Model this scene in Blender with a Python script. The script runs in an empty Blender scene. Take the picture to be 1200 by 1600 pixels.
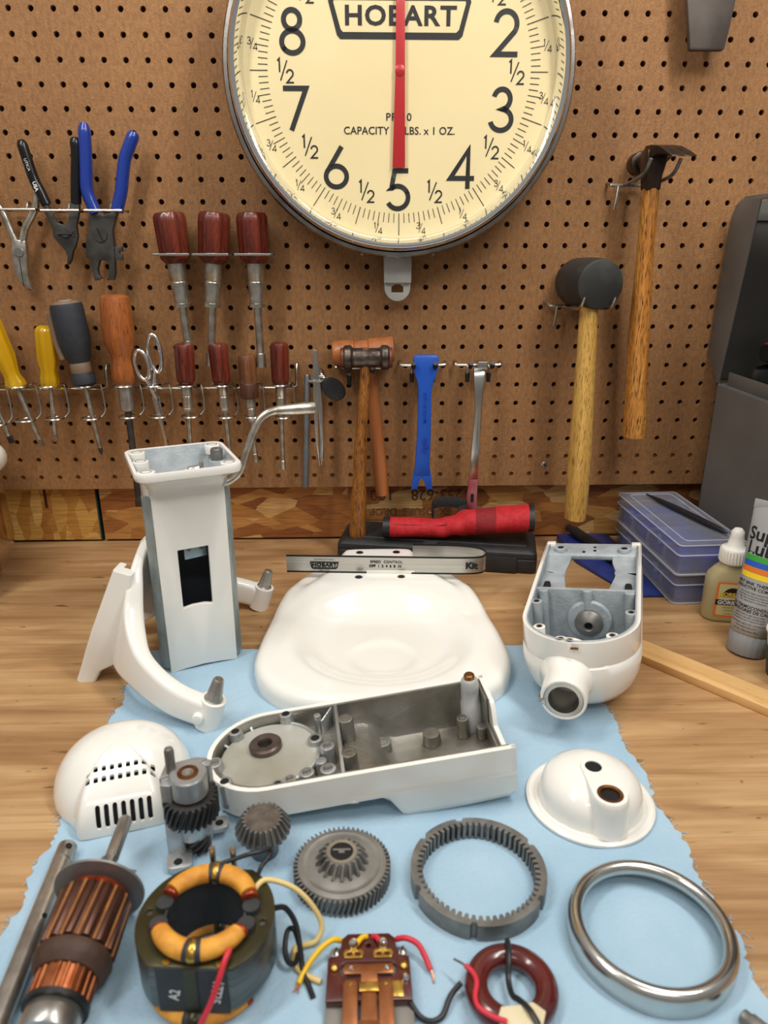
import bpy, bmesh, math, random
from mathutils import Matrix, Vector
random.seed(7)
PI = math.pi
scene = bpy.context.scene
COL = scene.collection
S = 0.01                      # everything below is written in centimetres

# ------------------------------------------------------------------ camera, sky, lamps, exposure
cam_d = bpy.data.cameras.new('camera')
cam = bpy.data.objects.new('camera', cam_d)
COL.objects.link(cam)
cam.matrix_world = Matrix((
    (0.999585, 0.009688, -0.027137, 0.0),
    (-0.028814, 0.339665, -0.940105, -98.256 * S),
    (0.000109, 0.940497, 0.339803, 40.441 * S),
    (0, 0, 0, 1)))
cam_d.sensor_width = 36
cam_d.lens = 36 * 1131.8 / 1600
cam_d.clip_start = 0.02
cam_d.dof.use_dof = True
cam_d.dof.focus_distance = 0.86
cam_d.dof.aperture_fstop = 9.0
scene.camera = cam

scene.view_settings.view_transform = 'Standard'
scene.view_settings.look = 'None'
scene.view_settings.gamma = 1
scene.view_settings.use_curve_mapping = False
scene.view_settings.exposure = 0.1

world = bpy.data.worlds.new('workshop_air')
scene.world = world
world.use_nodes = True
wn = world.node_tree
wn.nodes.clear()
wo = wn.nodes.new('ShaderNodeOutputWorld')
wb = wn.nodes.new('ShaderNodeBackground')
wt = wn.nodes.new('ShaderNodeTexCoord')
ws = wn.nodes.new('ShaderNodeSeparateXYZ')
wr = wn.nodes.new('ShaderNodeValToRGB')
wr.color_ramp.elements[0].position = 0.42
wr.color_ramp.elements[0].color = (0.30, 0.28, 0.255, 1)
wr.color_ramp.elements[1].position = 0.75
wr.color_ramp.elements[1].color = (0.72, 0.70, 0.66, 1)
wm = wn.nodes.new('ShaderNodeMath'); wm.operation = 'MULTIPLY_ADD'
wm.inputs[1].default_value = 0.5; wm.inputs[2].default_value = 0.5
wn.links.new(wt.outputs['Generated'], ws.inputs[0])
wn.links.new(ws.outputs['Z'], wm.inputs[0])
wn.links.new(wm.outputs[0], wr.inputs[0])
wn.links.new(wr.outputs[0], wb.inputs[0])
wn.links.new(wb.outputs[0], wo.inputs[0])
wb.inputs[1].default_value = 0.5


def lamp(name, loc, target, sx, sy, power, col=(1, 0.965, 0.91)):
    d = bpy.data.lights.new(name, 'AREA')
    d.shape = 'RECTANGLE'
    d.size = sx * S; d.size_y = sy * S
    d.energy = power; d.color = col
    o = bpy.data.objects.new(name, d)
    COL.objects.link(o)
    o.location = Vector(loc) * S
    o.rotation_euler = (Vector(target) * S - o.location).to_track_quat('-Z', 'Y').to_euler()
    return o


# the workshop's ceiling tubes
lamp('ceiling_tube_light', (48, -60, 122), (22, -14, 20), 12, 90, 9.5)
lamp('ceiling_tube_light.001', (-50, -66, 124), (-10, -18, 20), 12, 90, 8)
lamp('ceiling_tube_light.002', (10, -180, 165), (0, -40, 15), 120, 20, 7)

# ------------------------------------------------------------------ materials
def lin(c):
    def f(x): return x / 12.92 if x <= 0.04045 else ((x + 0.055) / 1.055) ** 2.4
    return tuple(f(v / 255) for v in c) + (1,)


MATS = {}
scene.cycles.transparent_max_bounces = 24


def M(name, c1, c2=None, rough=0.5, metal=0.0, scale=20.0, stretch=(1, 1, 1), bump=0.0, bscale=None,
      coat=0.0, spec=0.5, trans=0.0, alpha=1.0, detail=4, lo=0.35, hi=0.65, rough2=None, ior=1.45, sheen=0.0):
    if name in MATS: return MATS[name]
    m = bpy.data.materials.new(name); MATS[name] = m
    m.use_nodes = True
    nt = m.node_tree; N = nt.nodes; Lk = nt.links
    b = N['Principled BSDF']
    b.inputs['Base Color'].default_value = lin(c1)
    b.inputs['Roughness'].default_value = rough
    b.inputs['Metallic'].default_value = metal
    b.inputs['IOR'].default_value = ior
    b.inputs['Specular IOR Level'].default_value = spec
    b.inputs['Coat Weight'].default_value = coat
    b.inputs['Coat Roughness'].default_value = 0.08
    b.inputs['Transmission Weight'].default_value = trans
    b.inputs['Alpha'].default_value = alpha
    b.inputs['Sheen Weight'].default_value = sheen
    tc = N.new('ShaderNodeTexCoord')
    mp = N.new('ShaderNodeMapping'); mp.inputs['Scale'].default_value = stretch
    Lk.new(tc.outputs['Object'], mp.inputs[0])
    nz = N.new('ShaderNodeTexNoise'); nz.inputs['Scale'].default_value = scale
    nz.inputs['Detail'].default_value = detail
    Lk.new(mp.outputs[0], nz.inputs[0])
    if c2 is not None:
        r = N.new('ShaderNodeValToRGB')
        r.color_ramp.elements[0].position = lo; r.color_ramp.elements[0].color = lin(c1)
        r.color_ramp.elements[1].position = hi; r.color_ramp.elements[1].color = lin(c2)
        Lk.new(nz.outputs[0], r.inputs[0]); Lk.new(r.outputs[0], b.inputs['Base Color'])
    if rough2 is not None:
        q = N.new('ShaderNodeMapRange')
        q.inputs['From Min'].default_value = 0.3; q.inputs['From Max'].default_value = 0.7
        q.inputs['To Min'].default_value = rough; q.inputs['To Max'].default_value = rough2
        Lk.new(nz.outputs[0], q.inputs[0]); Lk.new(q.outputs[0], b.inputs['Roughness'])
    if bump:
        n2 = N.new('ShaderNodeTexNoise'); n2.inputs['Scale'].default_value = bscale or scale
        n2.inputs['Detail'].default_value = 3
        Lk.new(mp.outputs[0], n2.inputs[0])
        bp = N.new('ShaderNodeBump'); bp.inputs['Strength'].default_value = bump
        bp.inputs['Distance'].default_value = 0.002
        Lk.new(n2.outputs[0], bp.inputs['Height']); Lk.new(bp.outputs[0], b.inputs['Normal'])
    return m


def wood_mat(name, base, dark, line, axis=2, scale=60, rough=0.45, coat=0.15, pores=0.62):
    """turned hardwood: long grain along one axis, dark pore streaks"""
    if name in MATS: return MATS[name]
    m = M(name, base, rough=rough, coat=coat)
    nt = m.node_tree; N = nt.nodes; Lk = nt.links; b = N['Principled BSDF']
    tc = N.new('ShaderNodeTexCoord')
    def streak(s, st, det):
        mp = N.new('ShaderNodeMapping')
        sc = [1, 1, 1]; sc[axis] = st
        mp.inputs['Scale'].default_value = sc
        Lk.new(tc.outputs['Object'], mp.inputs[0])
        z = N.new('ShaderNodeTexNoise'); z.inputs['Scale'].default_value = s; z.inputs['Detail'].default_value = det
        Lk.new(mp.outputs[0], z.inputs[0]); return z
    a = streak(scale * 3, 0.05, 4); p = streak(scale * 38, 0.045, 1)
    r1 = N.new('ShaderNodeValToRGB')
    r1.color_ramp.elements[0].position = 0.35; r1.color_ramp.elements[0].color = lin(dark)
    r1.color_ramp.elements[1].position = 0.6; r1.color_ramp.elements[1].color = lin(base)
    Lk.new(a.outputs[0], r1.inputs[0])
    r2 = N.new('ShaderNodeValToRGB')
    r2.color_ramp.elements[0].position = pores - 0.02; r2.color_ramp.elements[0].color = (0, 0, 0, 1)
    r2.color_ramp.elements[1].position = pores + 0.05; r2.color_ramp.elements[1].color = (1, 1, 1, 1)
    Lk.new(p.outputs[0], r2.inputs[0])
    mx = N.new('ShaderNodeMix'); mx.data_type = 'RGBA'
    Lk.new(r2.outputs[0], mx.inputs['Factor'])
    Lk.new(r1.outputs[0], mx.inputs['A']); mx.inputs['B'].default_value = lin(line)
    Lk.new(mx.outputs['Result'], b.inputs['Base Color'])
    return m


ENAMEL = M('white_enamel', (236, 234, 228), (232, 229, 221), rough=0.16, scale=12, coat=0.4)
CAST = M('painted_casting', (172, 180, 184), (150, 158, 164), rough=0.5, scale=60, bump=0.25, bscale=400, metal=0.15)
ALU = M('oily_cast_aluminium', (164, 162, 156), (116, 110, 94), rough=0.32, metal=0.75, scale=25, lo=0.4, hi=0.75, bump=0.2, bscale=500)
ALU_L = M('clean_cast_aluminium', (190, 192, 192), (168, 170, 170), rough=0.38, metal=0.75, scale=40, bump=0.15, bscale=500)
ZINC = M('bare_zinc_way', (158, 166, 166), (124, 132, 130), rough=0.45, metal=0.25, scale=90, stretch=(1, 1, 0.3))
STEEL = M('machined_steel', (190, 187, 182), (158, 154, 148), rough=0.3, metal=.9, scale=80)
STEEL_D = M('dark_gear_steel', (138, 136, 132), (108, 106, 102), rough=0.42, metal=0.6, scale=70)
STEEL_B = M('blackened_steel', (78, 76, 74), (56, 55, 54), rough=0.42, metal=0.5, scale=60)
CHROME = M('polished_chrome', (232, 232, 232), rough=0.06, metal=1)
SATIN = M('satin_chrome', (205, 204, 200), (190, 188, 182), rough=0.22, metal=1, scale=30)
NICKEL = M('worn_nickel', (206, 202, 192), (164, 156, 142), rough=0.28, metal=.92, scale=90)
WIRE = M('zinc_hook_wire', (190, 188, 182), rough=0.25, metal=1)
COPPER = M('copper', (205, 128, 84), (168, 92, 56), rough=0.3, metal=1, scale=120)
COPPER_B = M('copper_strip', (176, 116, 76), (150, 92, 58), rough=0.36, metal=0.85, scale=60)
BRASS = M('brass', (206, 172, 92), (180, 140, 66), rough=0.28, metal=1, scale=80)
BRONZE = M('oiled_bronze', (150, 104, 62), (110, 72, 42), rough=0.35, metal=0.9, scale=120)
BLACK = M('black_plastic', (26, 26, 27), (34, 34, 35), rough=0.42, scale=200)
BLACK_G = M('glossy_black_grip', (20, 20, 21), rough=0.22)
RUBBER = M('black_rubber', (40, 40, 38), (62, 62, 58), rough=0.55, scale=40, lo=0.5, hi=0.8, bump=0.15)
VOID = M('recess_shade', (12, 12, 12), rough=0.7)  # near-black colour standing in for the shade inside holes and slots
INK = M('black_ink', (22, 22, 22), rough=0.5)
INK_GREY = M('grey_ink', (110, 112, 114), rough=0.5)
WHITE_INK = M('white_ink', (220, 220, 218), rough=0.5)


# ------------------------------------------------------------------ mesh builder
class MB:
    """collects shapes (in cm) and links them as ONE mesh object"""
    def __init__(s, mtx=None):
        s.v = []; s.f = []; s.m = mtx or Matrix()

    def at(s, mtx):
        s.m = mtx; return s

    def add(s, vs, fs):
        o = len(s.v)
        s.v += [s.m @ Vector(p) for p in vs]
        s.f += [tuple(i + o for i in f) for f in fs]
        return s

    def box(s, lo, hi):
        x0, y0, z0 = lo; x1, y1, z1 = hi
        return s.add([(x0, y0, z0), (x1, y0, z0), (x1, y1, z0), (x0, y1, z0), (x0, y0, z1), (x1, y0, z1), (x1, y1, z1), (x0, y1, z1)],
                     [(0, 3, 2, 1), (4, 5, 6, 7), (0, 1, 5, 4), (1, 2, 6, 5), (2, 3, 7, 6), (3, 0, 4, 7)])

    def loft(s, rings, closed=True, cap0=True, cap1=True):
        n = len(rings[0]); vs = [p for r in rings for p in r]; fs = []
        for i in range(len(rings) - 1):
            for j in range(n if closed else n - 1):
                k = (j + 1) % n
                fs.append((i * n + j, i * n + k, (i + 1) * n + k, (i + 1) * n + j))
        if closed and cap0: fs.append(tuple(range(n - 1, -1, -1)))
        if closed and cap1: fs.append(tuple((len(rings) - 1) * n + j for j in range(n)))
        return s.add(vs, fs)

    def lathe(s, prof, n=32, closed=False, flute=0, depth=0.0, cap=True, sx=1, sy=1):
        """prof: (r, z) pairs, spun round z"""
        rings = []
        for r, z in prof:
            ring = []
            for j in range(n):
                a = 2 * PI * j / n
                q = r * (1 - depth * (0.5 + 0.5 * math.cos(flute * a))) if flute else r
                ring.append((q * math.cos(a) * sx, q * math.sin(a) * sy, z))
            rings.append(ring)
        if closed:
            rings.append(rings[0]); return s.loft(rings, True, False, False)
        return s.loft(rings, True, cap, cap)

    def cyl(s, p0, p1, r0, r1=None, n=20, cap=True):
        r1 = r0 if r1 is None else r1
        p0 = Vector(p0); p1 = Vector(p1); d = (p1 - p0)
        q = d.to_track_quat('Z', 'Y').to_matrix().to_4x4()
        m0 = s.m; s.m = m0 @ Matrix.Translation(p0) @ q
        s.lathe([(r0, 0), (r1, d.length)], n, cap=cap); s.m = m0
        return s

    def ring(s, c, axis, ro, ri, h, n=32):
        q = Vector(axis).to_track_quat('Z', 'Y').to_matrix().to_4x4()
        m0 = s.m; s.m = m0 @ Matrix.Translation(Vector(c)) @ q
        s.lathe([(ri, 0), (ro, 0), (ro, h), (ri, h)], n, closed=True); s.m = m0
        return s

    def tube(s, pts, r, n=10, closed=False, cap=True, sx=1.0):
        P = [Vector(p) for p in pts]; k = len(P)
        R = r if isinstance(r, (list, tuple)) else [r] * k
        T = []
        for i in range(k):
            a = P[(i - 1) % k] if (closed or i > 0) else P[i]
            b = P[(i + 1) % k] if (closed or i < k - 1) else P[i]
            T.append((b - a).normalized())
        up = Vector((0, 0, 1)) if abs(T[0].z) < 0.9 else Vector((1, 0, 0))
        N = T[0].cross(up).normalized(); rings = []
        for i in range(k):
            N = (N - T[i] * N.dot(T[i])).normalized(); Bn = T[i].cross(N)
            rings.append([P[i] + (N * math.cos(2 * PI * j / n) * sx + Bn * math.sin(2 * PI * j / n)) * R[i] for j in range(n)])
        if closed:
            rings.append(rings[0]); return s.loft(rings, True, False, False)
        return s.loft(rings, True, cap, cap)

    def prism(s, poly, z0, z1, holes=()):
        """polygon (with holes) extruded along z"""
        bm = bmesh.new(); es = []
        for lp in [poly] + list(holes):
            vs = [bm.verts.new((p[0], p[1], 0)) for p in lp]
            for i in range(len(vs)): es.append(bm.edges.new((vs[i], vs[(i + 1) % len(vs)])))
        bm.verts.index_update()
        bmesh.ops.triangle_fill(bm, edges=es, use_beauty=True, normal=(0, 0, 1))
        bm.verts.index_update()
        base = [tuple(v.co[:2]) for v in bm.verts]; tri = [[v.index for v in f.verts] for f in bm.faces]
        bm.free(); n = len(base)
        vs = [(x, y, z0) for x, y in base] + [(x, y, z1) for x, y in base]; fs = []
        for t in tri:
            a, b, c = t[:3]
            ar = (base[b][0] - base[a][0]) * (base[c][1] - base[a][1]) - (base[c][0] - base[a][0]) * (base[b][1] - base[a][1])
            t = t if ar > 0 else t[::-1]
            fs.append(tuple(t[::-1])); fs.append(tuple(i + n for i in t))
        o = 0
        for q, lp in enumerate([poly] + list(holes)):
            k = len(lp)
            ar = sum(lp[i][0] * lp[(i + 1) % k][1] - lp[(i + 1) % k][0] * lp[i][1] for i in range(k))
            for i in range(k):
                a, b = o + i, o + (i + 1) % k
                fs.append((a, b, b + n, a + n) if (ar > 0) == (q == 0) else (b, a, a + n, b + n))
            o += k
        return s.add(vs, fs)

    def ribbon(s, pts, w, z0, z1, closed=False):
        """flat stroke of width w along a 2-D polyline, lying in xy"""
        P = [Vector((p[0], p[1])) for p in pts]; k = len(P); Ls = []; Rs = []
        for i in range(k):
            a = P[(i - 1) % k] if (closed or i > 0) else P[i]
            b = P[(i + 1) % k] if (closed or i < k - 1) else P[i]
            t1 = (P[i] - a); t2 = (b - P[i])
            t1 = t1.normalized() if t1.length > 1e-6 else t2.normalized()
            t2 = t2.normalized() if t2.length > 1e-6 else t1
            n1 = Vector((-t1.y, t1.x)); n2 = Vector((-t2.y, t2.x)); n = (n1 + n2)
            n = n1 if n.length < 1e-3 else n.normalized()
            q = w / 2 / max(0.4, n.dot(n1))
            Ls.append(P[i] + n * q); Rs.append(P[i] - n * q)
        for i in range(k if closed else k - 1):
            j = (i + 1) % k
            a, b, c, d = Rs[i], Rs[j], Ls[j], Ls[i]
            s.add([(a.x, a.y, z0), (b.x, b.y, z0), (c.x, c.y, z0), (d.x, d.y, z0), (a.x, a.y, z1), (b.x, b.y, z1), (c.x, c.y, z1), (d.x, d.y, z1)],
                  [(0, 3, 2, 1), (4, 5, 6, 7), (0, 1, 5, 4), (1, 2, 6, 5), (2, 3, 7, 6), (3, 0, 4, 7)])
        return s

    def text(s, txt, size, pos=(0, 0), align='CENTER', thick=0.02, warp=None, xs=1.0, bold=0.0, spacing=1.0, shear=0.0):
        """lettering in the xy plane, size = letter height in cm"""
        cu = bpy.data.curves.new('lettering', 'FONT'); cu.body = txt; cu.size = size * 1.37
        cu.align_x = align; cu.align_y = 'CENTER'; cu.resolution_u = 3; cu.offset = bold; cu.space_character = spacing
        cu.shear = shear
        ob = bpy.data.objects.new('lettering', cu); COL.objects.link(ob)
        me = ob.evaluated_get(bpy.context.evaluated_depsgraph_get()).to_mesh()
        V = [(v.co.x * xs + pos[0], v.co.y + pos[1], thick) for v in me.vertices]
        F = [tuple(p.vertices) for p in me.polygons]
        if warp: V = [warp(p) for p in V]
        s.add(V, F)
        bpy.data.objects.remove(ob); bpy.data.curves.remove(cu)
        return s

    def mesh(s, name, mat, bevel=0.0, seg=2, smooth=38, bang=35, sub=0):
        me = bpy.data.meshes.new(name)
        me.from_pydata([tuple(v * S) for v in s.v], [], s.f)
        bm = bmesh.new(); bm.from_mesh(me)
        bmesh.ops.remove_doubles(bm, verts=bm.verts, dist=1e-6)
        bmesh.ops.dissolve_degenerate(bm, dist=1e-7, edges=bm.edges)
        bmesh.ops.recalc_face_normals(bm, faces=bm.faces)
        if bevel:
            es = [e for e in bm.edges if len(e.link_faces) == 2 and e.calc_face_angle(0) > math.radians(bang)]
            bmesh.ops.bevel(bm, geom=es, offset=bevel * S, segments=seg, profile=0.5, affect='EDGES', clamp_overlap=True)
        for f in bm.faces: f.smooth = True
        bm.to_mesh(me); bm.free()
        me.materials.append(mat)
        me.set_sharp_from_angle(angle=math.radians(smooth))
        return me

    def build(s, name, mat, parent=None, bevel=0.0, seg=2, smooth=38, bang=35, mtx=None):
        o = bpy.data.objects.new(name, s.mesh(name, mat, bevel, seg, smooth, bang))
        COL.objects.link(o)
        if parent: o.parent = parent
        if mtx is not None: o.matrix_local = mtx
        return o


def xf(loc=(0, 0, 0), rz=0, rx=0, ry=0):
    """placement matrix: location in cm, angles in degrees"""
    return Matrix.Translation(Vector(loc) * S) @ Matrix.Rotation(math.radians(rz), 4, 'Z') @ Matrix.Rotation(math.radians(ry), 4, 'Y') @ Matrix.Rotation(math.radians(rx), 4, 'X')


def lm(loc=(0, 0, 0), rz=0, rx=0, ry=0):
    """the same inside a builder (cm)"""
    return Matrix.Translation(Vector(loc)) @ Matrix.Rotation(math.radians(rz), 4, 'Z') @ Matrix.Rotation(math.radians(ry), 4, 'Y') @ Matrix.Rotation(math.radians(rx), 4, 'X')


def axes(loc, x, z):
    """placement from an x axis and an up axis"""
    x = Vector(x).normalized(); z = Vector(z); z = (z - x * z.dot(x)).normalized(); y = z.cross(x)
    m = Matrix((x, y, z)).transposed().to_4x4(); m.translation = Vector(loc) * S
    return m


def tag(o, label, cat, group=None, kind=None):
    if label: o['label'] = label
    if cat: o['category'] = cat
    if group: o['group'] = group
    if kind: o['kind'] = kind
    return o


def thing(name, label, cat, mtx, group=None):
    o = bpy.data.objects.new(name, None); COL.objects.link(o)
    o.empty_display_size = 0.02
    o.matrix_world = mtx
    return tag(o, label, cat, group)


def copy_tree(o, mtx=None, label=None, parent=None):
    c = o.copy(); COL.objects.link(c)
    if parent: c.parent = parent
    for ch in [q for q in bpy.data.objects if q.parent == o]: copy_tree(ch, None, None, c)
    if mtx is not None: c.matrix_world = mtx
    if label: c['label'] = label
    return c


def cut(o, mb, exact=True):
    """carve the builder's closed shapes out of an object's mesh"""
    c = mb.build('cutter', VOID)
    md = o.modifiers.new('cut', 'BOOLEAN'); md.operation = 'DIFFERENCE'; md.object = c; md.solver = 'EXACT'
    bpy.context.view_layer.update()
    c.matrix_world = o.matrix_world
    bpy.context.view_layer.update()
    me = bpy.data.meshes.new_from_object(o.evaluated_get(bpy.context.evaluated_depsgraph_get()))
    o.modifiers.clear()
    old = o.data; o.data = me; me.name = o.name
    while len(me.materials) > 1: me.materials.pop()
    if not me.materials: me.materials.append(old.materials[0])
    for p in me.polygons: p.material_index = 0; p.use_smooth = True
    me.set_sharp_from_angle(angle=math.radians(38))
    bpy.data.objects.remove(c)
    return o


def circ(r, n=24, c=(0, 0), a0=0, a1=360):
    full = abs(a1 - a0) >= 360
    k = n if full else n + 1
    return [(c[0] + r * math.cos(math.radians(a0 + (a1 - a0) * i / n)), c[1] + r * math.sin(math.radians(a0 + (a1 - a0) * i / n))) for i in range(k)]


def rrect(x0, y0, x1, y1, r, n=5):
    p = []
    for cx, cy, a in ((x1 - r, y1 - r, 0), (x0 + r, y1 - r, 90), (x0 + r, y0 + r, 180), (x1 - r, y0 + r, 270)):
        p += circ(r, n, (cx, cy), a, a + 90)
    return p


def spline(pts, n=6, closed=False):
    """Catmull-Rom through points"""
    P = [Vector(p) for p in pts]; k = len(P); out = []
    for i in range(k if closed else k - 1):
        p0 = P[(i - 1) % k] if (closed or i > 0) else P[i]
        p1 = P[i]; p2 = P[(i + 1) % k]
        p3 = P[(i + 2) % k] if (closed or i + 2 < k) else p2
        for j in range(n):
            t = j / n
            out.append(0.5 * ((2 * p1) + (p2 - p0) * t + (2 * p0 - 5 * p1 + 4 * p2 - p3) * t * t + (3 * p1 - p0 - 3 * p2 + p3) * t ** 3))
    if not closed: out.append(P[-1])
    return out


def gear_poly(ro, ri, n, duty=0.5, twist=0.0):
    p = []
    for i in range(n):
        a = 2 * PI * i / n
        for f, r in ((0.0, ri), (0.22, ri), (0.36, ro), (0.64, ro), (0.78, ri)):
            t = a + 2 * PI / n * f + twist
            p.append((r * math.cos(t), r * math.sin(t)))
    return p


WALLROT = Matrix.Rotation(PI / 2, 4, 'X')     # local xy -> wall plane (x right, y up), local z -> out of the wall

# ------------------------------------------------------------------ surfaces of the room
def peg_mat():
    m = M('hardboard', (160, 116, 72), (134, 94, 58), rough=0.72, scale=260, stretch=(1, 1, 0.5), bump=0.5, bscale=700, lo=0.3, hi=0.7)
    nt = m.node_tree; N = nt.nodes; Lk = nt.links; b = N['Principled BSDF']
    src = b.inputs['Base Color'].links[0].from_socket
    tc = N.new('ShaderNodeTexCoord'); z = N.new('ShaderNodeTexNoise'); z.inputs['Scale'].default_value = 6; z.inputs['Detail'].default_value = 6
    Lk.new(tc.outputs['Object'], z.inputs[0])
    r = N.new('ShaderNodeValToRGB')
    r.color_ramp.elements[0].position = 0.35; r.color_ramp.elements[0].color = (0.84, 0.82, 0.82, 1)
    r.color_ramp.elements[1].position = 0.65; r.color_ramp.elements[1].color = (1.03, 1.02, 1.0, 1)
    Lk.new(z.outputs[0], r.inputs[0])
    x = N.new('ShaderNodeMix'); x.data_type = 'RGBA'; x.blend_type = 'MULTIPLY'; x.inputs['Factor'].default_value = 1
    Lk.new(src, x.inputs['A']); Lk.new(r.outputs[0], x.inputs['B']); Lk.new(x.outputs['Result'], b.inputs['Base Color'])
    return m


def osb_mat(name, pal, sc, stretch, fine, angs):
    m = M(name, pal[0], rough=0.55, coat=0.1)
    nt = m.node_tree; N = nt.nodes; Lk = nt.links; b = N['Principled BSDF']
    tc = N.new('ShaderNodeTexCoord')
    nz = N.new('ShaderNodeTexNoise'); nz.inputs['Scale'].default_value = 40; nz.inputs['Detail'].default_value = 3
    Lk.new(tc.outputs['Object'], nz.inputs[0])
    av = N.new('ShaderNodeVectorMath'); av.operation = 'MULTIPLY_ADD'
    av.inputs[1].default_value = (0.005, 0.005, 0.005)
    Lk.new(nz.outputs['Color'], av.inputs[0]); Lk.new(tc.outputs['Object'], av.inputs[2])
    layers = []
    for k, ang in enumerate(angs):
        mp = N.new('ShaderNodeMapping'); mp.inputs['Rotation'].default_value = (0, math.radians(ang), 0)
        mp.inputs['Scale'].default_value = stretch
        Lk.new(av.outputs[0], mp.inputs[0])
        v = N.new('ShaderNodeTexVoronoi'); v.inputs['Scale'].default_value = sc; v.inputs['Randomness'].default_value = 1
        Lk.new(mp.outputs[0], v.inputs['Vector'])
        sp = N.new('ShaderNodeSeparateColor'); Lk.new(v.outputs['Color'], sp.inputs[0])
        r = N.new('ShaderNodeValToRGB'); r.color_ramp.interpolation = 'CONSTANT'
        el = r.color_ramp.elements
        while len(el) < len(pal): el.new(0.5)
        for i, c in enumerate(pal): el[i].position = i / len(pal); el[i].color = lin(c)
        Lk.new(sp.outputs[k], r.inputs[0]); layers.append((r, sp))
        # strand grain
        g = N.new('ShaderNodeMapping'); g.inputs['Rotation'].default_value = (0, math.radians(ang), 0); g.inputs['Scale'].default_value = (8, 30, 110)
        Lk.new(av.outputs[0], g.inputs[0])
        gn = N.new('ShaderNodeTexNoise'); gn.inputs['Scale'].default_value = fine; gn.inputs['Detail'].default_value = 4
        Lk.new(g.outputs[0], gn.inputs[0])
        layers[-1] += (gn,)
    st = N.new('ShaderNodeMath'); st.operation = 'GREATER_THAN'; st.inputs[1].default_value = 0.55
    Lk.new(layers[0][1].outputs[2], st.inputs[0])
    mx = N.new('ShaderNodeMix'); mx.data_type = 'RGBA'
    Lk.new(st.outputs[0], mx.inputs['Factor']); Lk.new(layers[0][0].outputs[0], mx.inputs['A']); Lk.new(layers[1][0].outputs[0], mx.inputs['B'])
    gm = N.new('ShaderNodeMix'); gm.data_type = 'FLOAT'
    Lk.new(st.outputs[0], gm.inputs['Factor']); Lk.new(layers[0][2].outputs[0], gm.inputs['A']); Lk.new(layers[1][2].outputs[0], gm.inputs['B'])
    gr = N.new('ShaderNodeValToRGB'); gr.color_ramp.elements[0].position = 0.3; gr.color_ramp.elements[0].color = (0.6, 0.54, 0.48, 1)
    gr.color_ramp.elements[1].position = 0.6; gr.color_ramp.elements[1].color = (1.08, 1.06, 1.0, 1)
    Lk.new(gm.outputs['Result'], gr.inputs[0])
    fx = N.new('ShaderNodeMix'); fx.data_type = 'RGBA'; fx.blend_type = 'MULTIPLY'; fx.inputs['Factor'].default_value = 0.8
    Lk.new(mx.outputs['Result'], fx.inputs['A']); Lk.new(gr.outputs[0], fx.inputs['B'])
    Lk.new(fx.outputs['Result'], b.inputs['Base Color'])
    return m


def ply_mat():
    m = M('worn_plywood', (206, 166, 114), rough=0.62, coat=0.05)
    nt = m.node_tree; N = nt.nodes; Lk = nt.links; b = N['Principled BSDF']
    tc = N.new('ShaderNodeTexCoord')
    def nz(scale, st, det=4, dist=0.0):
        mp = N.new('ShaderNodeMapping'); mp.inputs['Scale'].default_value = st
        Lk.new(tc.outputs['Object'], mp.inputs[0])
        z = N.new('ShaderNodeTexNoise'); z.inputs['Scale'].default_value = scale; z.inputs['Detail'].default_value = det; z.inputs['Distortion'].default_value = dist
        Lk.new(mp.outputs[0], z.inputs[0]); return z
    def ramp(src, stops):
        r = N.new('ShaderNodeValToRGB'); el = r.color_ramp.elements
        while len(el) < len(stops): el.new(0.5)
        for i, (p, c) in enumerate(stops): el[i].position = p; el[i].color = c if len(c) == 4 else lin(c)
        Lk.new(src.outputs[0], r.inputs[0]); return r
    def mul(a, c, f=1.0):
        x = N.new('ShaderNodeMix'); x.data_type = 'RGBA'; x.blend_type = 'MULTIPLY'; x.inputs['Factor'].default_value = f
        Lk.new(a, x.inputs['A']); Lk.new(c.outputs[0], x.inputs['B']); return x.outputs['Result']
    base = ramp(nz(9, (0.35, 2.6, 1), 7, 1.6), [(0.32, (156, 117, 76)), (0.5, (180, 142, 98)), (0.68, (196, 162, 117))])
    c = mul(base.outputs[0], ramp(nz(38, (0.10, 5, 1), 6, 0.5), [(0.3, (0.78, 0.72, 0.64, 1)), (0.58, (1, 1, 1, 1))]), 0.75)
    c = mul(c, ramp(nz(190, (0.04, 3.2, 1), 3), [(0.3, (0.55, 0.47, 0.4, 1)), (0.42, (1, 1, 1, 1))]), 0.5)
    c = mul(c, ramp(nz(4.2, (0.8, 1.5, 1), 6), [(0.36, (0.66, 0.6, 0.54, 1)), (0.56, (1.04, 1.03, 1.02, 1))]), 0.8)
    c = mul(c, ramp(nz(60, (0.35, 1.5, 1), 3), [(0.27, (0.3, 0.26, 0.23, 1)), (0.33, (1, 1, 1, 1))]), 0.85)
    c = mul(c, ramp(nz(130, (0.5, 1.0, 1), 2), [(0.24, (0.25, 0.22, 0.2, 1)), (0.28, (1, 1, 1, 1))]), 0.8)
    Lk.new(c, b.inputs['Base Color'])
    return m


def towel_mat():
    m = M('shop_towel', (165, 192, 210), (152, 182, 203), rough=0.92, scale=14, bump=0.5, bscale=420, sheen=0.3, spec=0.2, lo=0.35, hi=0.65)
    return m


PEG = peg_mat(); PLY = ply_mat(); TOWEL = towel_mat()
OSB_L = osb_mat('osb_pale', [(206, 160, 84), (226, 186, 112), (188, 138, 66), (214, 172, 98), (178, 124, 60)], 40, (1.5, 1, 0.5), 3, (0, 14))
OSB_R = osb_mat('osb_red', [(162, 106, 58), (192, 142, 82), (142, 88, 50), (208, 168, 112), (176, 122, 66), (156, 100, 54)], 42, (0.45, 1, 1.2), 3, (38, -50))
STUD = M('rough_stud', (150, 104, 62), (120, 80, 46), rough=0.7, scale=40, stretch=(0.1, 1, 1))

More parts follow.
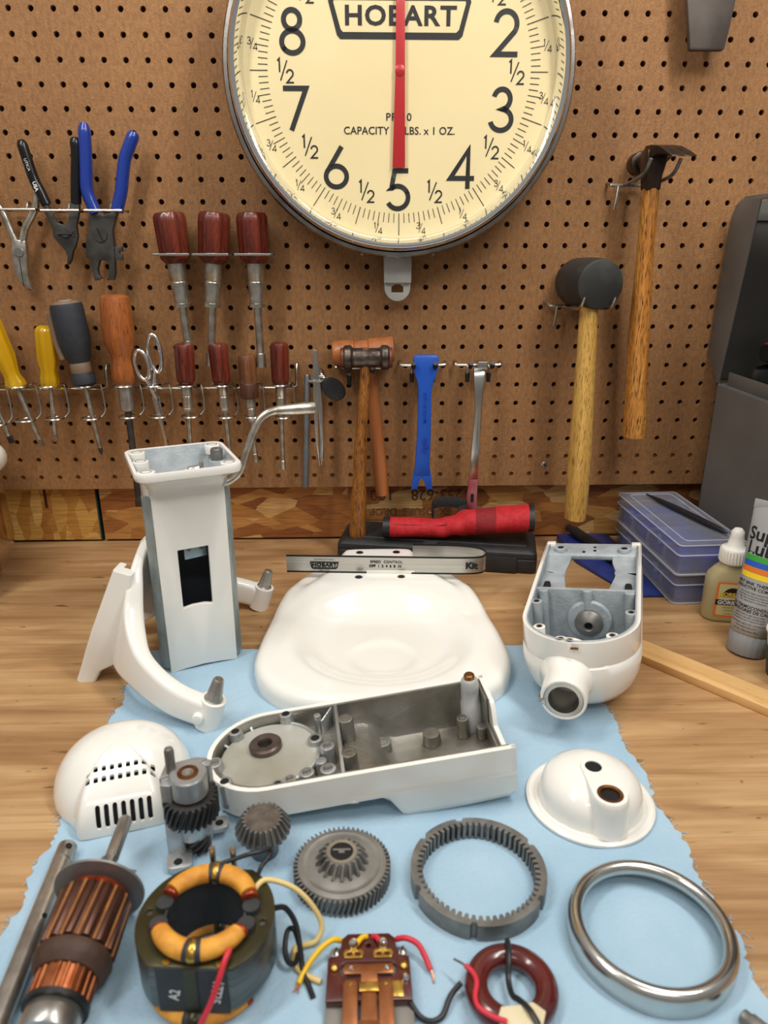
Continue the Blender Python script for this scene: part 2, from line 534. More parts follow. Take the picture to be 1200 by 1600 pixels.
w = MB(); w.box((-95, 3.4, -95), (120, 8, 90))
tag(w.build('wall_back', M('wall_grey', (120, 112, 100), rough=0.8)), None, None, None, 'structure')
w = MB(); w.box((-260, -300, -100), (260, 8, -95))
tag(w.build('floor', M('concrete', (120, 116, 110), (104, 100, 96), rough=0.8, scale=4)), None, None, None, 'structure')

# bench
bench = thing('workbench', 'plywood workbench top with dark grain, scratches and stains, under all the mixer parts', 'workbench', xf((0, -38, 0)))
MB().box((-90, -44, -3.8), (115, 41.2, 0)).build('worktop', PLY, bench, 0.15)
for x in (-84, 104):
    for y in (-38, 36):
        MB().box((x, y - 4, -95), (x + 9, y + 4, -3.85)).build('leg', STUD, bench, 0.3)

# wall lining below the pegboard
t = thing('osb_panel', 'pale straw-coloured strand board panel low on the wall, left of the dark green seam', 'wall panel', xf((-66, 1.9, 0.35)))
MB().box((-27, 0, 0), (27.25, 1.4, 88)).build('board', OSB_L, t, 0.1)
MB().box((27.25, -0.02, 0), (27.4, 1.4, 88)).build('painted_edge', M('green_edge_paint', (40, 66, 58), rough=0.6), t)
MB().box((19.9, -0.03, 5.0), (20.3, 0.0, 7.9)).build('pencil_mark', M('dark_stain', (70, 44, 26), rough=0.8), t)
t = thing('osb_panel', 'reddish-brown strand board panel stamped with upside-down black numbers behind the bench', 'wall panel', xf((40, 1.9, 0.35)))
MB().box((-78.2, 0, 0), (75, 1.4, 88)).build('board', OSB_R, t, 0.1)
STAMP = M('stamp_ink', (78, 52, 32), (112, 74, 44), rough=0.8, scale=200)
b = MB(lm((-31.0, -0.03, 6.6)) @ WALLROT @ Matrix.Rotation(PI, 4, 'Z'))
b.text('253-628', 1.75, (-1.6, 0), xs=0.95, bold=0.02); b.text('100', 1.75, (6.4, 0), bold=0.02)
b.text('EXPOSURE  DROP', 1.15, (2.2, 2.6), xs=0.95, bold=0.02)
b.at(lm((0, 0, 0)))
b.box((-39.0, -0.04, 8.15), (-23.0, 0, 8.32)); b.box((-40.5, -0.04, 2.6), (-33.5, 0, 2.75))
b.build('stamped_lettering', STAMP, t)

# pegboard
def pegboard():
    b = MB(); vs = []; fs = []
    n = 16; hr = 0.335
    for c in range(-7, 39):
        for r in range(-8, 23):
            cx = 2.54 * c - 40.006; cz = 66.40 - 2.54 * r
            o = len(vs)
            for j in range(n):
                a = 2 * PI * j / n; ca, sa = math.cos(a), math.sin(a)
                k = 1.27 / max(abs(ca), abs(sa))
                lowz = -1.72 if (r == 22) else -1.27
                dz = sa * k
                if r == 22 and dz < -1.2: dz = lowz
                vs += [(cx + ca * k, 0, cz + dz), (cx + hr * ca, 0, cz + hr * sa), (cx + hr * ca, 0.48, cz + hr * sa), (cx + ca * k, 0.48, cz + dz)]
            for j in range(n):
                p = o + 4 * j; q = o + 4 * ((j + 1) % n)
                fs += [(p, q, q + 1, p + 1), (p + 1, q + 1, q + 2, p + 2), (p + 2, q + 2, q + 3, p + 3)]
    b.add(vs, fs)
    return b


t = thing('pegboard', 'brown hardboard pegboard full of round holes that carries the tools and the big dial', 'pegboard', xf((0, 0, 8.8)))
pegboard().at(Matrix()).build('perforated_sheet', PEG, t, mtx=Matrix.Translation((0, 0, -8.8 * S)))
MB().box((-34, 0.5, 0.05), (57, 1.85, 4.6)).build('furring_strip', STUD, t)
for x, z in ((25.6, 11.8),):
    b = MB(lm((x, 0, z - 8.8)) @ WALLROT)
    b.lathe([(0.0, 0.12), (0.3, 0.12), (0.46, 0.02), (0.46, -0.2), (0, -0.2)], 16)
    s_ = b.build('screw', STEEL, t)
    b = MB(lm((x, 0, z - 8.8)) @ WALLROT)
    b.box((-0.22, -0.05, 0.11), (0.22, 0.05, 0.135)); b.box((-0.05, -0.22, 0.11), (0.05, 0.22, 0.135))
    b.build('cross_recess', VOID, s_)

# ------------------------------------------------------------------ the big dial
DIAL_C = (4.45, 0.0, 59.3)
t = thing('dial_scale', 'large round cream scale dial with chrome rim and red pointer at five, top of pegboard', 'scale', xf(DIAL_C))
D = lambda: MB(WALLROT.copy())
D().lathe([(19.0, 0.3), (19.2, 0.6), (19.2, 4.6), (19.0, 5.0), (0.5, 5.0), (0.5, 0.3)], 96).build('case', STEEL_B, t)
D().lathe([(19.05, 4.4), (19.45, 4.5), (19.72, 4.9), (19.72, 5.5), (19.5, 5.95), (19.1, 6.0), (18.95, 5.6)], 128, closed=True).build('case_rim', M('worn_chrome', (190, 186, 182), (128, 122, 118), rough=0.16, metal=1, scale=40, rough2=0.4), t)
D().lathe([(17.4, 5.3), (17.42, 5.5), (17.62, 6.2), (17.85, 6.9), (18.1, 7.45), (18.35, 7.5), (18.42, 7.25), (18.6, 7.3), (18.85, 7.05), (18.95, 6.4), (18.85, 5.9), (18.6, 5.3)], 128, closed=True).build('bezel', CHROME, t)
FACE = M('cream_dial_face', (238, 220, 170), (233, 214, 163), rough=0.55, scale=8)
D().lathe([(0, 5.05), (17.6, 5.05), (17.6, 5.3), (0, 5.3)], 96).build('dial_face', FACE, t)
FZ = 5.32


def ell(cx, cy, rx, ry, a0, a1, n=28):
    return [(cx + rx * math.cos(math.radians(a0 + (a1 - a0) * i / n)), cy + ry * math.sin(math.radians(a0 + (a1 - a0) * i / n))) for i in range(n + 1)]


DIG = {
    '0': [(ell(.32, .5, .28, .47, 0, 360), 1)],
    '1': [([(.18, .82), (.34, .97), (.34, 0)], 0)],
    '2': [(ell(.31, .69, .26, .27, 172, -38) + [(.06, .04), (.62, .04)], 0)],
    '3': [(ell(.29, .735, .21, .225, 165, -90) + ell(.28, .27, .27, .245, 90, -168)[1:], 0)],
    '4': [([(.49, 0), (.49, .93), (.03, .255), (.66, .255)], 0)],
    '5': [([(.56, .955), (.2, .955), (.12, .53)] + ell(.28, .31, .28, .275, 128, -152), 0)],
    '6': [(ell(.31, .29, .27, .25, 150, 510), 1), ([(.46, 1.0), (.085, .42)], 0)],
    '7': [([(.02, .95), (.6, .95), (.2, 0)], 0)],
    '8': [(ell(.3, .745, .2, .205, 0, 360), 1), (ell(.3, .275, .265, .24, 0, 360), 1)],
    '9': [(ell(.3, .71, .27, .25, -30, 330), 1), ([(.15, 0), (.525, .58)], 0)],
    '/': [([(.0, .0), (.5, 1.0)], 0)],
}


def digit(b, ch, cx, cy, h, wd, wx=1.0):
    for pts, cl in DIG[ch]:
        q = [(cx + (x - .32) * h * wx, cy + (y - .5) * h) for x, y in (pts[:-1] if cl else pts)]
        b.ribbon(q, wd, FZ, FZ + 0.02, closed=bool(cl))


ticks = D()
for i in range(160):
    a = math.radians(-90 + i * 360 / 160)
    L = 2.45 if i % 16 == 0 else 1.95 if i % 8 == 0 else 1.5 if i % 4 == 0 else 1.05
    wd = 0.085 if i % 8 == 0 else 0.07
    ca, sa = math.cos(a), math.sin(a)
    ticks.ribbon([(14.75 * ca, 14.75 * sa), ((14.75 + L) * ca, (14.75 + L) * sa)], wd, FZ, FZ + 0.02)
ticks.build('graduation_marks', INK, t)
num = D(); frac = D()
for i, sname in enumerate(['5', '6', '7', '8', '9', '10', '1', '2', '3', '4']):
    a = math.radians(-90 - 36 * i); R = 12.15
    cx, cy = R * math.cos(a) * 1.02, R * math.sin(a)
    if sname == '10':
        digit(num, '1', cx - 1.7, cy, 4.3, 0.52); digit(num, '0', cx + 1.2, cy, 4.3, 0.52)
    else: digit(num, sname, cx, cy, 4.45, 0.54)
for i in range(10):
    a = math.radians(-90 - 36 * i)
    for off, R, h, wd, top in ((18, 12.95, 1.35, 0.17, '1/2'), (9, 16.55, 0.72, 0.07, '1/4'), (27, 16.55, 0.72, 0.07, '3/4')):
        q = a - math.radians(off); cx, cy = R * math.cos(q), R * math.sin(q)
        digit(frac, top[0], cx - 0.36 * h, cy + 0.38 * h, h, wd)
        digit(frac, '/', cx + 0.08 * h, cy, 1.45 * h, wd * 0.8, 0.8)
        digit(frac, top[2], cx + 0.5 * h, cy - 0.42 * h, h, wd)
num.build('numerals', INK, t); frac.build('fraction_marks', INK, t)
b = D()
o_ = [(-7.75, 7.05), (7.65, 7.05), (7.75, 6.6), (6.9, 3.4), (6.5, 3.05), (-6.6, 3.05), (-6.95, 3.4), (-7.85, 6.6)]
i_ = [(-7.25, 6.72), (7.15, 6.72), (7.2, 6.5), (6.5, 4.0), (6.2, 3.72), (-6.3, 3.72), (-6.55, 4.0), (-7.3, 6.5)]
b.prism(o_, FZ, FZ + 0.02, [i_])
b.text('HOBART', 1.9, (0, 5.2), thick=FZ + 0.02, xs=1.12, bold=0.07, spacing=1.1)
b.build('maker_badge', INK, t)
b = D()
b.text('PR-10', 0.82, (-0.1, -4.6), thick=FZ + 0.02, bold=0.012, spacing=1.1)
b.text('CAPACITY 10 LBS. x 1 OZ.', 0.82, (0, -6.0), thick=FZ + 0.02, xs=0.97, bold=0.012, spacing=1.02)
b.build('capacity_lettering', INK, t)
RED = M('red_paint', (186, 24, 30), rough=0.35, coat=0.3)
b = D(); b.prism([(-0.8, -9.85), (0.66, -9.85), (0.55, 0.2), (0.45, 12.5), (-0.42, 12.5), (-0.5, 0.2)], 5.6, 5.75)
p_ = b.build('pointer', RED, t, 0.02)
D().lathe([(0, 5.3), (0.55, 5.3), (0.55, 5.85), (0.3, 5.97), (0, 5.98)], 20).build('pointer_hub', RED, p_)
gm = bpy.data.materials.new('dial_glass'); gm.use_nodes = True
gn = gm.node_tree; gn.nodes.clear()
g0 = gn.nodes.new('ShaderNodeOutputMaterial'); g1 = gn.nodes.new('ShaderNodeMixShader'); g2 = gn.nodes.new('ShaderNodeBsdfTransparent')
g3 = gn.nodes.new('ShaderNodeBsdfGlossy'); g3.inputs['Roughness'].default_value = 0.02; g1.inputs[0].default_value = 0.045
gn.links.new(g2.outputs[0], g1.inputs[1]); gn.links.new(g3.outputs[0], g1.inputs[2]); gn.links.new(g1.outputs[0], g0.inputs[0])
D().lathe([(0, 6.0), (17.5, 6.0), (17.5, 6.08), (0, 6.08)], 96).build('dial_glass', gm, t)
# hook lug under the case
LUG = M('grey_paint', (176, 176, 172), (160, 160, 156), rough=0.5, scale=30)
b = D()
b.prism([(-1.75, -18.9), (1.75, -18.9), (1.7, -22.7), (-1.7, -22.7)], 1.4, 3.2)
b.prism([(-1.65, -22.6), (1.65, -22.6)] + circ(1.65, 16, (0, -23.3), 0, -180), 1.8, 2.6, [[(-0.75, -23.9), (0.75, -23.9), (0.75, -23.2), (0.3, -22.9), (-0.3, -22.9), (-0.75, -23.2)]])
b.build('hanging_lug', LUG, t, 0.08)
b = D(); b.box((-0.3, -19.75, 3.4), (0.3, -19.1, 5.0)); b.build('latch', CHROME, t, 0.05)
for x in (-4.4, 4.4):
    b = D(); b.cyl((x, -18.7, 2.6), (x, -19.45, 2.6), 0.28, n=12); b.build('case_bolt', STEEL, t)

# ------------------------------------------------------------------ tools on the pegboard
def aim(p0, p1):
    """frame with its origin at p0 and local z towards p1 (cm)"""
    z = (Vector(p1) - Vector(p0)).normalized(); x = Vector((1, 0, 0)); x = (x - z * x.dot(z)).normalized(); y = z.cross(x)
    q = Matrix((x, y, z)).transposed().to_4x4()
    q.translation = Vector(p0) * S
    return q


RED_W = wood_mat('red_rosewood', (112, 44, 28), (64, 20, 13), (40, 12, 8), scale=50, rough=0.34, coat=0.25)
BRN_W = wood_mat('faded_brown_handle', (120, 74, 42), (84, 50, 28), (50, 28, 16), scale=50, rough=0.5)
ORG_W = wood_mat('orange_beech', (160, 92, 42), (134, 72, 30), (96, 46, 16), scale=40, rough=0.35, coat=0.35)
ASH = wood_mat('yellow_ash', (208, 166, 88), (192, 146, 70), (112, 76, 34), scale=36, rough=0.45, pores=0.6)
OAK = wood_mat('flecked_oak', (198, 138, 64), (172, 108, 44), (74, 42, 20), scale=36, rough=0.4, pores=0.57)
OAK_D = wood_mat('dark_flecked_oak', (156, 100, 40), (128, 78, 28), (52, 30, 12), scale=40, rough=0.4, pores=0.56)
PEAR = wood_mat('plain_orange_wood', (170, 102, 54), (150, 86, 44), (120, 60, 28), scale=30, rough=0.5, pores=0.7)
AMBER = M('clear_amber_plastic', (226, 178, 8), rough=0.12, trans=0.45, ior=1.45, coat=0.3)


def hook(label, x, z, wdt, reach, kind='loop', group=None):
    """bent wire hook pushed into the board; x is its middle, z the height of the wire"""
    t = thing('pegboard_hook', label, 'hook', xf((x, 0, z)), group)
    b = MB()
    if kind == 'loop':                       # a stem that carries a closed cross loop
        b.tube(spline([(0, 0.3, 1.05), (0, -0.5, 1.0), (0, -0.9, 0.6), (0, -1.2, 0)], 4), 0.17, 8)
        h = wdt / 2
        b.tube(spline([(-h, -1.2, 0), (h, -1.2, 0), (h, -reach, 0), (-h, -reach, 0)], 1, True), 0.16, 8, closed=True)
        b.build('wire_loop', WIRE, t)
    else:                                    # double hook: cross bar with two prongs
        h = wdt / 2
        b.tube(spline([(-h - 0.2, 0.4, 0.35), (-h, -0.6, 0.3), (-h + 0.1, -1.1, 0.0), (0, -1.15, -0.05), (h - 0.1, -1.1, 0.0), (h, -0.6, 0.3), (h + 0.2, 0.4, 0.35)], 5), 0.2, 8)
        b.build('cross_bar', WIRE, t)
        for s in (-1, 1):
            px = s * wdt * 0.24
            b = MB(); b.tube(spline([(px, -1.0, -2.0), (px, -1.15, -1.0), (px, -1.2, -0.05), (px, -2.6, -0.2), (px, -reach + 0.6, 0.05), (px, -reach, 0.55)], 5), 0.2, 8)
            pr_ = b.build('prong', WIRE, t)
            b = MB(); b.tube([(px, -1.05, -2.3), (px, -1.12, -1.1)], [0.27, 0.33], 10); b.build('rubber_tip', BLACK, pr_)
            b = MB(); b.tube([(px, -reach + 0.5, 0.1), (px, -reach - 0.1, 0.65)], [0.33, 0.3], 10); b.build('rubber_tip', BLACK, pr_)
    return t


# pliers -----------------------------------------------------------------
def flat(poly, y0, y1, name, mat, parent, org, bevel=0.08, holes=()):
    """outline in wall coordinates (x, z), with thickness from y0 (out) to y1"""
    b = MB(WALLROT.copy())
    b.prism([(p[0] - org[0], p[1] - org[1]) for p in poly], -y1, -y0, [[(p[0] - org[0], p[1] - org[1]) for p in h] for h in holes])
    return b.build(name, mat, parent, bevel)


def grip(pts, y, r, name, mat, parent, org):
    b = MB(); P = spline([(p[0] - org[0], y, p[1] - org[1]) for p in pts], 5)
    k = len(P); R = [r * (0.55 if i == 0 else 0.85 if i == 1 else 1.0) for i in range(k)]
    b.tube(P, R, 14)
    return b.build(name, mat, parent)


PL3_HEAD = [(-32.72, 45.00), (-31.59, 44.88), (-31.2, 44.4), (-30.34, 44.65), (-30.04, 45.01), (-29.27, 45.01), (-29.79, 43.93), (-30.27, 42.72), (-30.28, 41.01), (-30.46, 39.40), (-30.55, 37.77), (-30.84, 36.96), (-31.71, 36.96), (-31.32, 37.52), (-31.19, 38.78), (-31.54, 39.33), (-32.27, 39.28), (-32.66, 38.33), (-32.66, 37.52), (-32.21, 37.19), (-33.17, 36.86), (-33.27, 37.52), (-33.31, 38.53), (-33.35, 39.40), (-33.79, 39.65), (-33.71, 41.01), (-33.16, 42.72), (-32.76, 44.17)]
o = (-31.8, 36.9)
t = thing('snap_ring_pliers', 'pliers with two long bright blue grips hanging jaws-down, rightmost of the three pliers', 'pliers', xf((o[0], 0, o[1])), 'pliers on the pegboard')
hd = flat(PL3_HEAD, -3.0, -2.1, 'jaws', STEEL_B, t, o, 0.1)
b = MB(lm((-31.75 - o[0], -3.0, 42.2 - o[1])) @ WALLROT); b.lathe([(0, 0), (0.85, 0), (0.8, 0.16), (0, 0.16)], 24)
s_ = b.build('pivot_screw', STEEL_B, hd)
b = MB(lm((-31.75 - o[0], -3.165, 42.2 - o[1]), 0, 0, -20)); b.box((-0.1, -0.01, -0.75), (0.1, 0.02, 0.75)); b.build('screw_slot', VOID, s_)
flat([(-30.30, 40.89), (-29.39, 40.89), (-29.40, 40.3), (-29.8, 40.3), (-29.8, 40.0), (-29.45, 40.0), (-29.50, 39.3), (-30.48, 39.3)], -2.8, -2.2, 'stop_bracket', STEEL_B, hd, o, 0.05)
BLUEG = M('blue_vinyl_grip', (28, 54, 138), rough=0.25, coat=0.4)
grip([(-32.21, 54.4), (-32.42, 51.62), (-32.66, 49.34), (-32.85, 47.25), (-32.51, 45.80), (-32.1, 44.65)], -2.55, 0.74, 'grip', BLUEG, t, o)
grip([(-26.45, 53.5), (-27.31, 51.87), (-27.97, 50.50), (-28.44, 48.66), (-28.82, 47.02), (-29.6, 44.85)], -2.55, 0.74, 'grip', BLUEG, t, o)

PL2_HEAD = [(-38.50, 46.30), (-37.71, 45.71), (-37.27, 44.40), (-36.76, 43.56), (-36.03, 43.32), (-35.46, 43.68), (-34.86, 46.07), (-33.83, 46.19), (-34.01, 44.88), (-34.58, 43.20), (-34.60, 41.99), (-34.95, 41.01), (-35.44, 40.27), (-35.70, 39.40), (-36.10, 38.78), (-36.36, 38.78), (-36.13, 39.65), (-36.33, 40.39), (-36.98, 41.25), (-37.52, 41.99), (-37.50, 42.96), (-38.13, 44.64)]
o = (-36.2, 38.8)
t = thing('snap_ring_pliers', 'all-black pliers with splayed grips and a needle tip, middle of the three pliers', 'pliers', xf((o[0], 0, o[1])), 'pliers on the pegboard')
hd = flat(PL2_HEAD, -2.9, -2.2, 'jaws', STEEL_B, t, o, 0.08)
b = MB(lm((-35.95 - o[0], -2.9, 42.4 - o[1])) @ WALLROT); b.lathe([(0, 0), (0.6, 0), (0.5, 0.2), (0, 0.2)], 20); b.box((-1.0, -0.12, 0.1), (1.0, 0.12, 0.3)); b.box((0.9, -0.35, 0.1), (1.1, 0.35, 0.3))
b.build('pivot_screw', STEEL_B, hd)
g_ = grip([(-39.8, 52.6), (-39.42, 50.69), (-38.95, 48.40), (-38.4, 47.00), (-37.9, 45.6)], -2.5, 0.62, 'grip', BLACK_G, t, o)
b = MB(lm((-39.23 - o[0], -3.14, 49.9 - o[1])) @ WALLROT @ Matrix.Rotation(math.radians(-76), 4, 'Z')); b.text('UTICA', 0.34, (0, 0)); b.text('USA', 0.42, (2.4, 0.0), bold=0.02); b.build('grip_lettering', WHITE_INK, g_)
grip([(-33.54, 52.9), (-33.55, 51.17), (-33.84, 49.33), (-34.13, 47.48), (-34.35, 45.75)], -2.5, 0.62, 'grip', BLACK_G, t, o)

PL1_HEAD = [(-42.77, 41.87), (-41.91, 41.62), (-41.15, 41.50), (-41.27, 40.02), (-41.51, 38.27), (-41.49, 36.75), (-41.19, 35.68), (-41.98, 36.04), (-42.71, 36.88), (-43.12, 38.02), (-43.08, 39.77)]
o = (-41.8, 35.7)
t = thing('needle_nose_pliers', 'worn bare-steel pliers with bent needle nose at the far left of the pegboard', 'pliers', xf((o[0], 0, o[1])), 'pliers on the pegboard')
hd = flat(PL1_HEAD, -2.4, -1.6, 'jaws', NICKEL, t, o, 0.12)
b = MB(lm((-42.1 - o[0], -2.4, 40.2 - o[1])) @ WALLROT); b.lathe([(0, 0), (0.62, 0), (0.5, 0.15), (0, 0.15)], 20); b.build('pivot_rivet', STEEL_D, hd)
b = MB(); b.box((-42.25 - o[0], -2.43, 36.2 - o[1]), (-42.17 - o[0], -1.7, 39.5 - o[1])); b.build('jaw_seam', VOID, hd)
grip([(-45.6, 50.0), (-44.84, 47.49), (-44.12, 45.84), (-43.44, 44.65), (-42.97, 42.96), (-42.45, 41.2)], -2.0, 0.42, 'handle', NICKEL, t, o)
grip([(-38.9, 49.3), (-38.95, 47.5), (-39.35, 45.61), (-40.03, 44.42), (-41.04, 42.97), (-41.7, 41.2)], -2.0, 0.42, 'handle', NICKEL, t, o)

hook('wire loop hook holding the worn needle nose pliers at far left', -40.9, 45.0, 4.3, 4.0, group='wire loop hooks')
hook('wire loop hook holding the all-black pliers', -35.85, 44.9, 4.4, 4.0, group='wire loop hooks')
hook('wire loop hook holding the blue-handled pliers', -30.75, 44.9, 4.3, 4.0, group='wire loop hooks')

# nut drivers and screwdrivers --------------------------------------------
def nut_driver(label, top, bot, tip, hr, mat, ferrule, shaft_r, sock, group, y=-3.1, two_tone=None):
    p0 = (bot[0], y, bot[1]); p1 = (top[0], y, top[1])
    t = thing('nut_driver', label, 'nut driver', aim(p0, p1), group)
    L = (Vector(p1) - Vector(p0)).length; Lt = (Vector(p0) - Vector((tip[0], y, tip[1]))).length
    b = MB(); b.lathe([(0, 0), (hr * .62, 0), (hr * .72, .25), (hr * .9, .55), (hr * .94, 1.0), (hr, L * .8), (hr * .98, L - .5), (hr * .86, L - .12), (hr * .6, L), (0, L)], 48, flute=8, depth=0.07)
    b.build('handle', mat, t)
    if two_tone:
        MB().lathe([(hr * .9, .1), (hr * .97, .2), (hr * 1.0, 1.9), (hr * .93, 2.05)], 32).build('lower_grip', two_tone, t)
    f = ferrule
    MB().lathe([(0, .1), (hr * .55, .1), (hr * .55, -f * .36), (hr * .51, -f * .38), (hr * .51, -f * .42), (hr * .53, -f * .43), (hr * .47, -f * .9), (hr * .53, -f * .92), (hr * .53, -f), (0, -f)], 28).build('ferrule', NICKEL, t)
    b = MB(); b.lathe([(0, -f + .1), (shaft_r, -f), (shaft_r, -Lt + sock), (shaft_r * 1.35, -Lt + sock - .1), (shaft_r * 1.35, -Lt), (shaft_r * .8, -Lt), (0, -Lt + .5)], 20)
    b.build('shaft', NICKEL, t)
    return t


G1 = 'large nut drivers on the upper hooks'
nut_driver('large dark red nut driver leaning, leftmost of the three on the upper hooks', (-23.25, 44.8), (-22.9, 38.9), (-22.3, 27.8), 1.98, RED_W, 5.2, 0.5, 1.8, G1)
nut_driver('large red-brown nut driver leaning left, middle of the three on the upper hooks', (-17.75, 44.8), (-18.35, 38.9), (-19.6, 26.4), 1.98, RED_W, 5.2, 0.5, 1.8, G1)
nut_driver('large dark red nut driver hanging straight, rightmost of the three on the upper hooks', (-13.3, 44.8), (-13.25, 38.9), (-12.85, 26.2), 1.95, RED_W, 5.2, 0.5, 1.8, G1)
for x, s in ((-22.95, 'leftmost'), (-18.25, 'middle'), (-13.2, 'rightmost')):
    hook('wire loop hook under the handle of the %s large nut driver' % s, x, 39.95, 4.2, 5.1, group='wire loop hooks')
G2 = 'small nut drivers in the wire rack'
nut_driver('small red nut driver standing in the rack, first of the row right of the scissors', (-22.75, 29.3), (-22.9, 24.0), (-23.1, 13.4), 1.3, RED_W, 3.3, 0.32, 1.3, G2, -3.6)
nut_driver('small red nut driver leaning slightly, second of the row right of the scissors', (-18.5, 29.3), (-18.3, 23.9), (-18.1, 13.2), 1.28, RED_W, 3.3, 0.32, 1.3, G2, -3.6)
nut_driver('smaller faded brown nut driver with a darker lower half, third of the row', (-14.95, 27.9), (-14.8, 22.2), (-14.9, 13.6), 1.2, BRN_W, 3.0, 0.3, 1.2, G2, -3.6, wood_mat('dark_brown_handle', (84, 46, 26), (62, 32, 18), (36, 18, 10)))
nut_driver('small red nut driver behind the crank handle, last of the row', (-10.65, 29.4), (-10.75, 23.8), (-11.1, 12.6), 1.25, RED_W, 3.3, 0.3, 1.2, G2, -3.6)


def screwdriver(label, top, bot, tip, prof, mat, shaft_r, tipmat, y, flute=6, depth=0.12, group='screwdrivers in the wire rack', flat_tip=True):
    p0 = (bot[0], y, bot[1]); p1 = (top[0], y, top[1])
    t = thing('screwdriver', label, 'screwdriver', aim(p0, p1), group)
    L = (Vector(p1) - Vector(p0)).length; Lt = (Vector(p0) - Vector((tip[0], y, tip[1]))).length
    k = L / prof[-1][1]
    b = MB(); b.lathe([(r, z * k) for r, z in prof], 48, flute=flute, depth=depth); b.build('handle', mat, t)
    MB().lathe([(0, .6), (shaft_r, .6), (shaft_r, -Lt + 1.0), (0, -Lt + 1.0)], 18).build('shaft', NICKEL if mat is not ORG_W else STEEL_B, t)
    b = MB()
    if flat_tip: b.loft([[(shaft_r * c, shaft_r * s_, -Lt + 1.0) for c, s_ in ((1, 1), (-1, 1), (-1, -1), (1, -1))], [(shaft_r * 1.25 * c, shaft_r * .3 * s_, -Lt) for c, s_ in ((1, 1), (-1, 1), (-1, -1), (1, -1))]])
    else: b.lathe([(0, -Lt + 1.0), (shaft_r * 1.02, -Lt + 1.0), (shaft_r * .9, -Lt + .5), (.06, -Lt), (0, -Lt)], 12)
    b.build('tip', tipmat, t)
    return t


YP = [(0, 0), (1.0, 0), (1.3, .3), (1.25, .9), (1.0, 1.6), (1.0, 2.2), (1.35, 4), (1.4, 8.1), (1.3, 8.7), (1.05, 9.1), (.6, 9.3), (0, 9.35)]
screwdriver('clear yellow screwdriver leaning left beside the upright yellow one', (-46.9, 32.8), (-44.6, 23.6), (-42.5, 16.0), YP, AMBER, .3, NICKEL, -3.5)
screwdriver('clear yellow screwdriver hanging upright, beside the black-and-grey one', (-39.95, 31.6), (-40.4, 23.8), (-41.4, 16.6), [(0, 0), (1.0, 0), (1.15, .2), (1.15, 1.2), (1.0, 2.2), (1.3, 3.5), (1.25, 6.9), (1.15, 7.4), (.9, 7.7), (.4, 7.85), (0, 7.87)], AMBER, .26, NICKEL, -3.5)
screwdriver('screwdriver of which only the steel blade shows at the left edge of the rack', (-50.0, 31.0), (-48.3, 23.8), (-45.9, 16.6), YP, AMBER, .28, STEEL_B, -3.5)
GREYB = M('charcoal_grip', (44, 47, 54), (38, 40, 46), rough=0.6, scale=200)
TAUPE = M('taupe_plastic', (118, 98, 80), rough=0.5)
t = screwdriver('big charcoal and taupe cushion-grip screwdriver with a round top', (-36.9, 34.2), (-35.9, 24.0), (-35.7, 14.7), [(0, 0), (1.2, 0), (1.5, .3), (1.5, 1.2), (1.2, 1.7), (1.2, 2.7), (1.55, 3.5), (2.0, 5.5), (2.0, 9.2), (1.85, 9.6), (0, 9.6)], GREYB, .3, STEEL_B, -3.6, 0, 0, flat_tip=False)
MB().lathe([(1.22, 1.6), (1.27, 1.75), (1.27, 2.9), (1.22, 3.0)], 32).build('collar', TAUPE, t)
MB().lathe([(0, 10.6), (1.4, 10.55), (1.75, 10.25), (1.9, 9.9), (1.95, 9.5), (0, 9.5)], 32).build('end_cap', TAUPE, t)
MB().lathe([(0.55, 10.62), (0.8, 10.61), (0.8, 10.63), (0.55, 10.64)], 24, closed=True).build('cap_emblem', WHITE_INK, t)
b = MB(); b.tube(spline([(-1.75, -.6, 3.6), (-2.05, -.6, 5.5), (-2.05, -.6, 9.3)], 5), .38, 10); b.build('side_stripe', TAUPE, t)
t = screwdriver('tall orange wooden-handled screwdriver with a long dark blade', (-30.8, 35.3), (-30.8, 24.2), (-31.4, 7.4), [(0, 0), (1.2, 0), (1.42, .5), (1.5, 1.2), (1.4, 2.2), (1.25, 3.2), (1.35, 3.9), (1.9, 5.2), (1.98, 6.5), (1.9, 10.2), (1.75, 10.9), (1.3, 11.2), (0, 11.25)], ORG_W, .42, STEEL_B, -3.6, 8, .03)
MB().lathe([(0, .15), (1.15, .15), (1.2, -.4), (.95, -.5), (.9, -3.4), (.8, -3.5), (0, -3.5)], 28).build('ferrule', STEEL, t)

# rack with wire loops
def rack(label, x0, x1, loops, endup):
    t = thing('tool_rack', label, 'tool rack', xf((x0, 0, 23.2)), 'wire tool racks')
    b = MB(); P = [(0, -1.3, 0)] + [((x1 - x0) * i / 8, -1.3, 0) for i in range(1, 8)] + [(x1 - x0 - .6, -1.3, 0), (x1 - x0, -1.3, .35), (x1 - x0 + .05, -1.3, 2.4), (x1 - x0 + .1, -.9, 3.0), (x1 - x0 + .1, .35, 3.1)]
    b.tube(P, .17, 8); b.build('rail', WIRE, t)
    for lx, rr, low in loops:
        b = MB(); y = -3.55
        P = [(lx + rr * math.cos(a), y + rr * math.sin(a), .75) for a in [math.radians(q) for q in range(100, 400, 20)]]
        P += [(lx + rr + .35, -2.6, .9), (lx + rr + .45, -2.2, .3), (lx + rr + .6, -2.2, low + 1.3), (lx + rr + .5, -2.4, low + .5), (lx + rr * .9 + .2, -2.8, low)]
        P += [(lx + .25 + rr * math.cos(a), y + rr * math.sin(a), low) for a in [math.radians(q) for q in range(20, -300, -20)]]
        b.tube([(p[0] - x0, p[1], p[2]) for p in spline(P, 2)], .13, 6)
        b.tube([(lx + rr + .4 - x0, -2.3, 0.05), (lx + rr + .4 - x0, -1.2, 0.05)], .13, 6)
        b.build('tool_loop', WIRE, t)
    return t


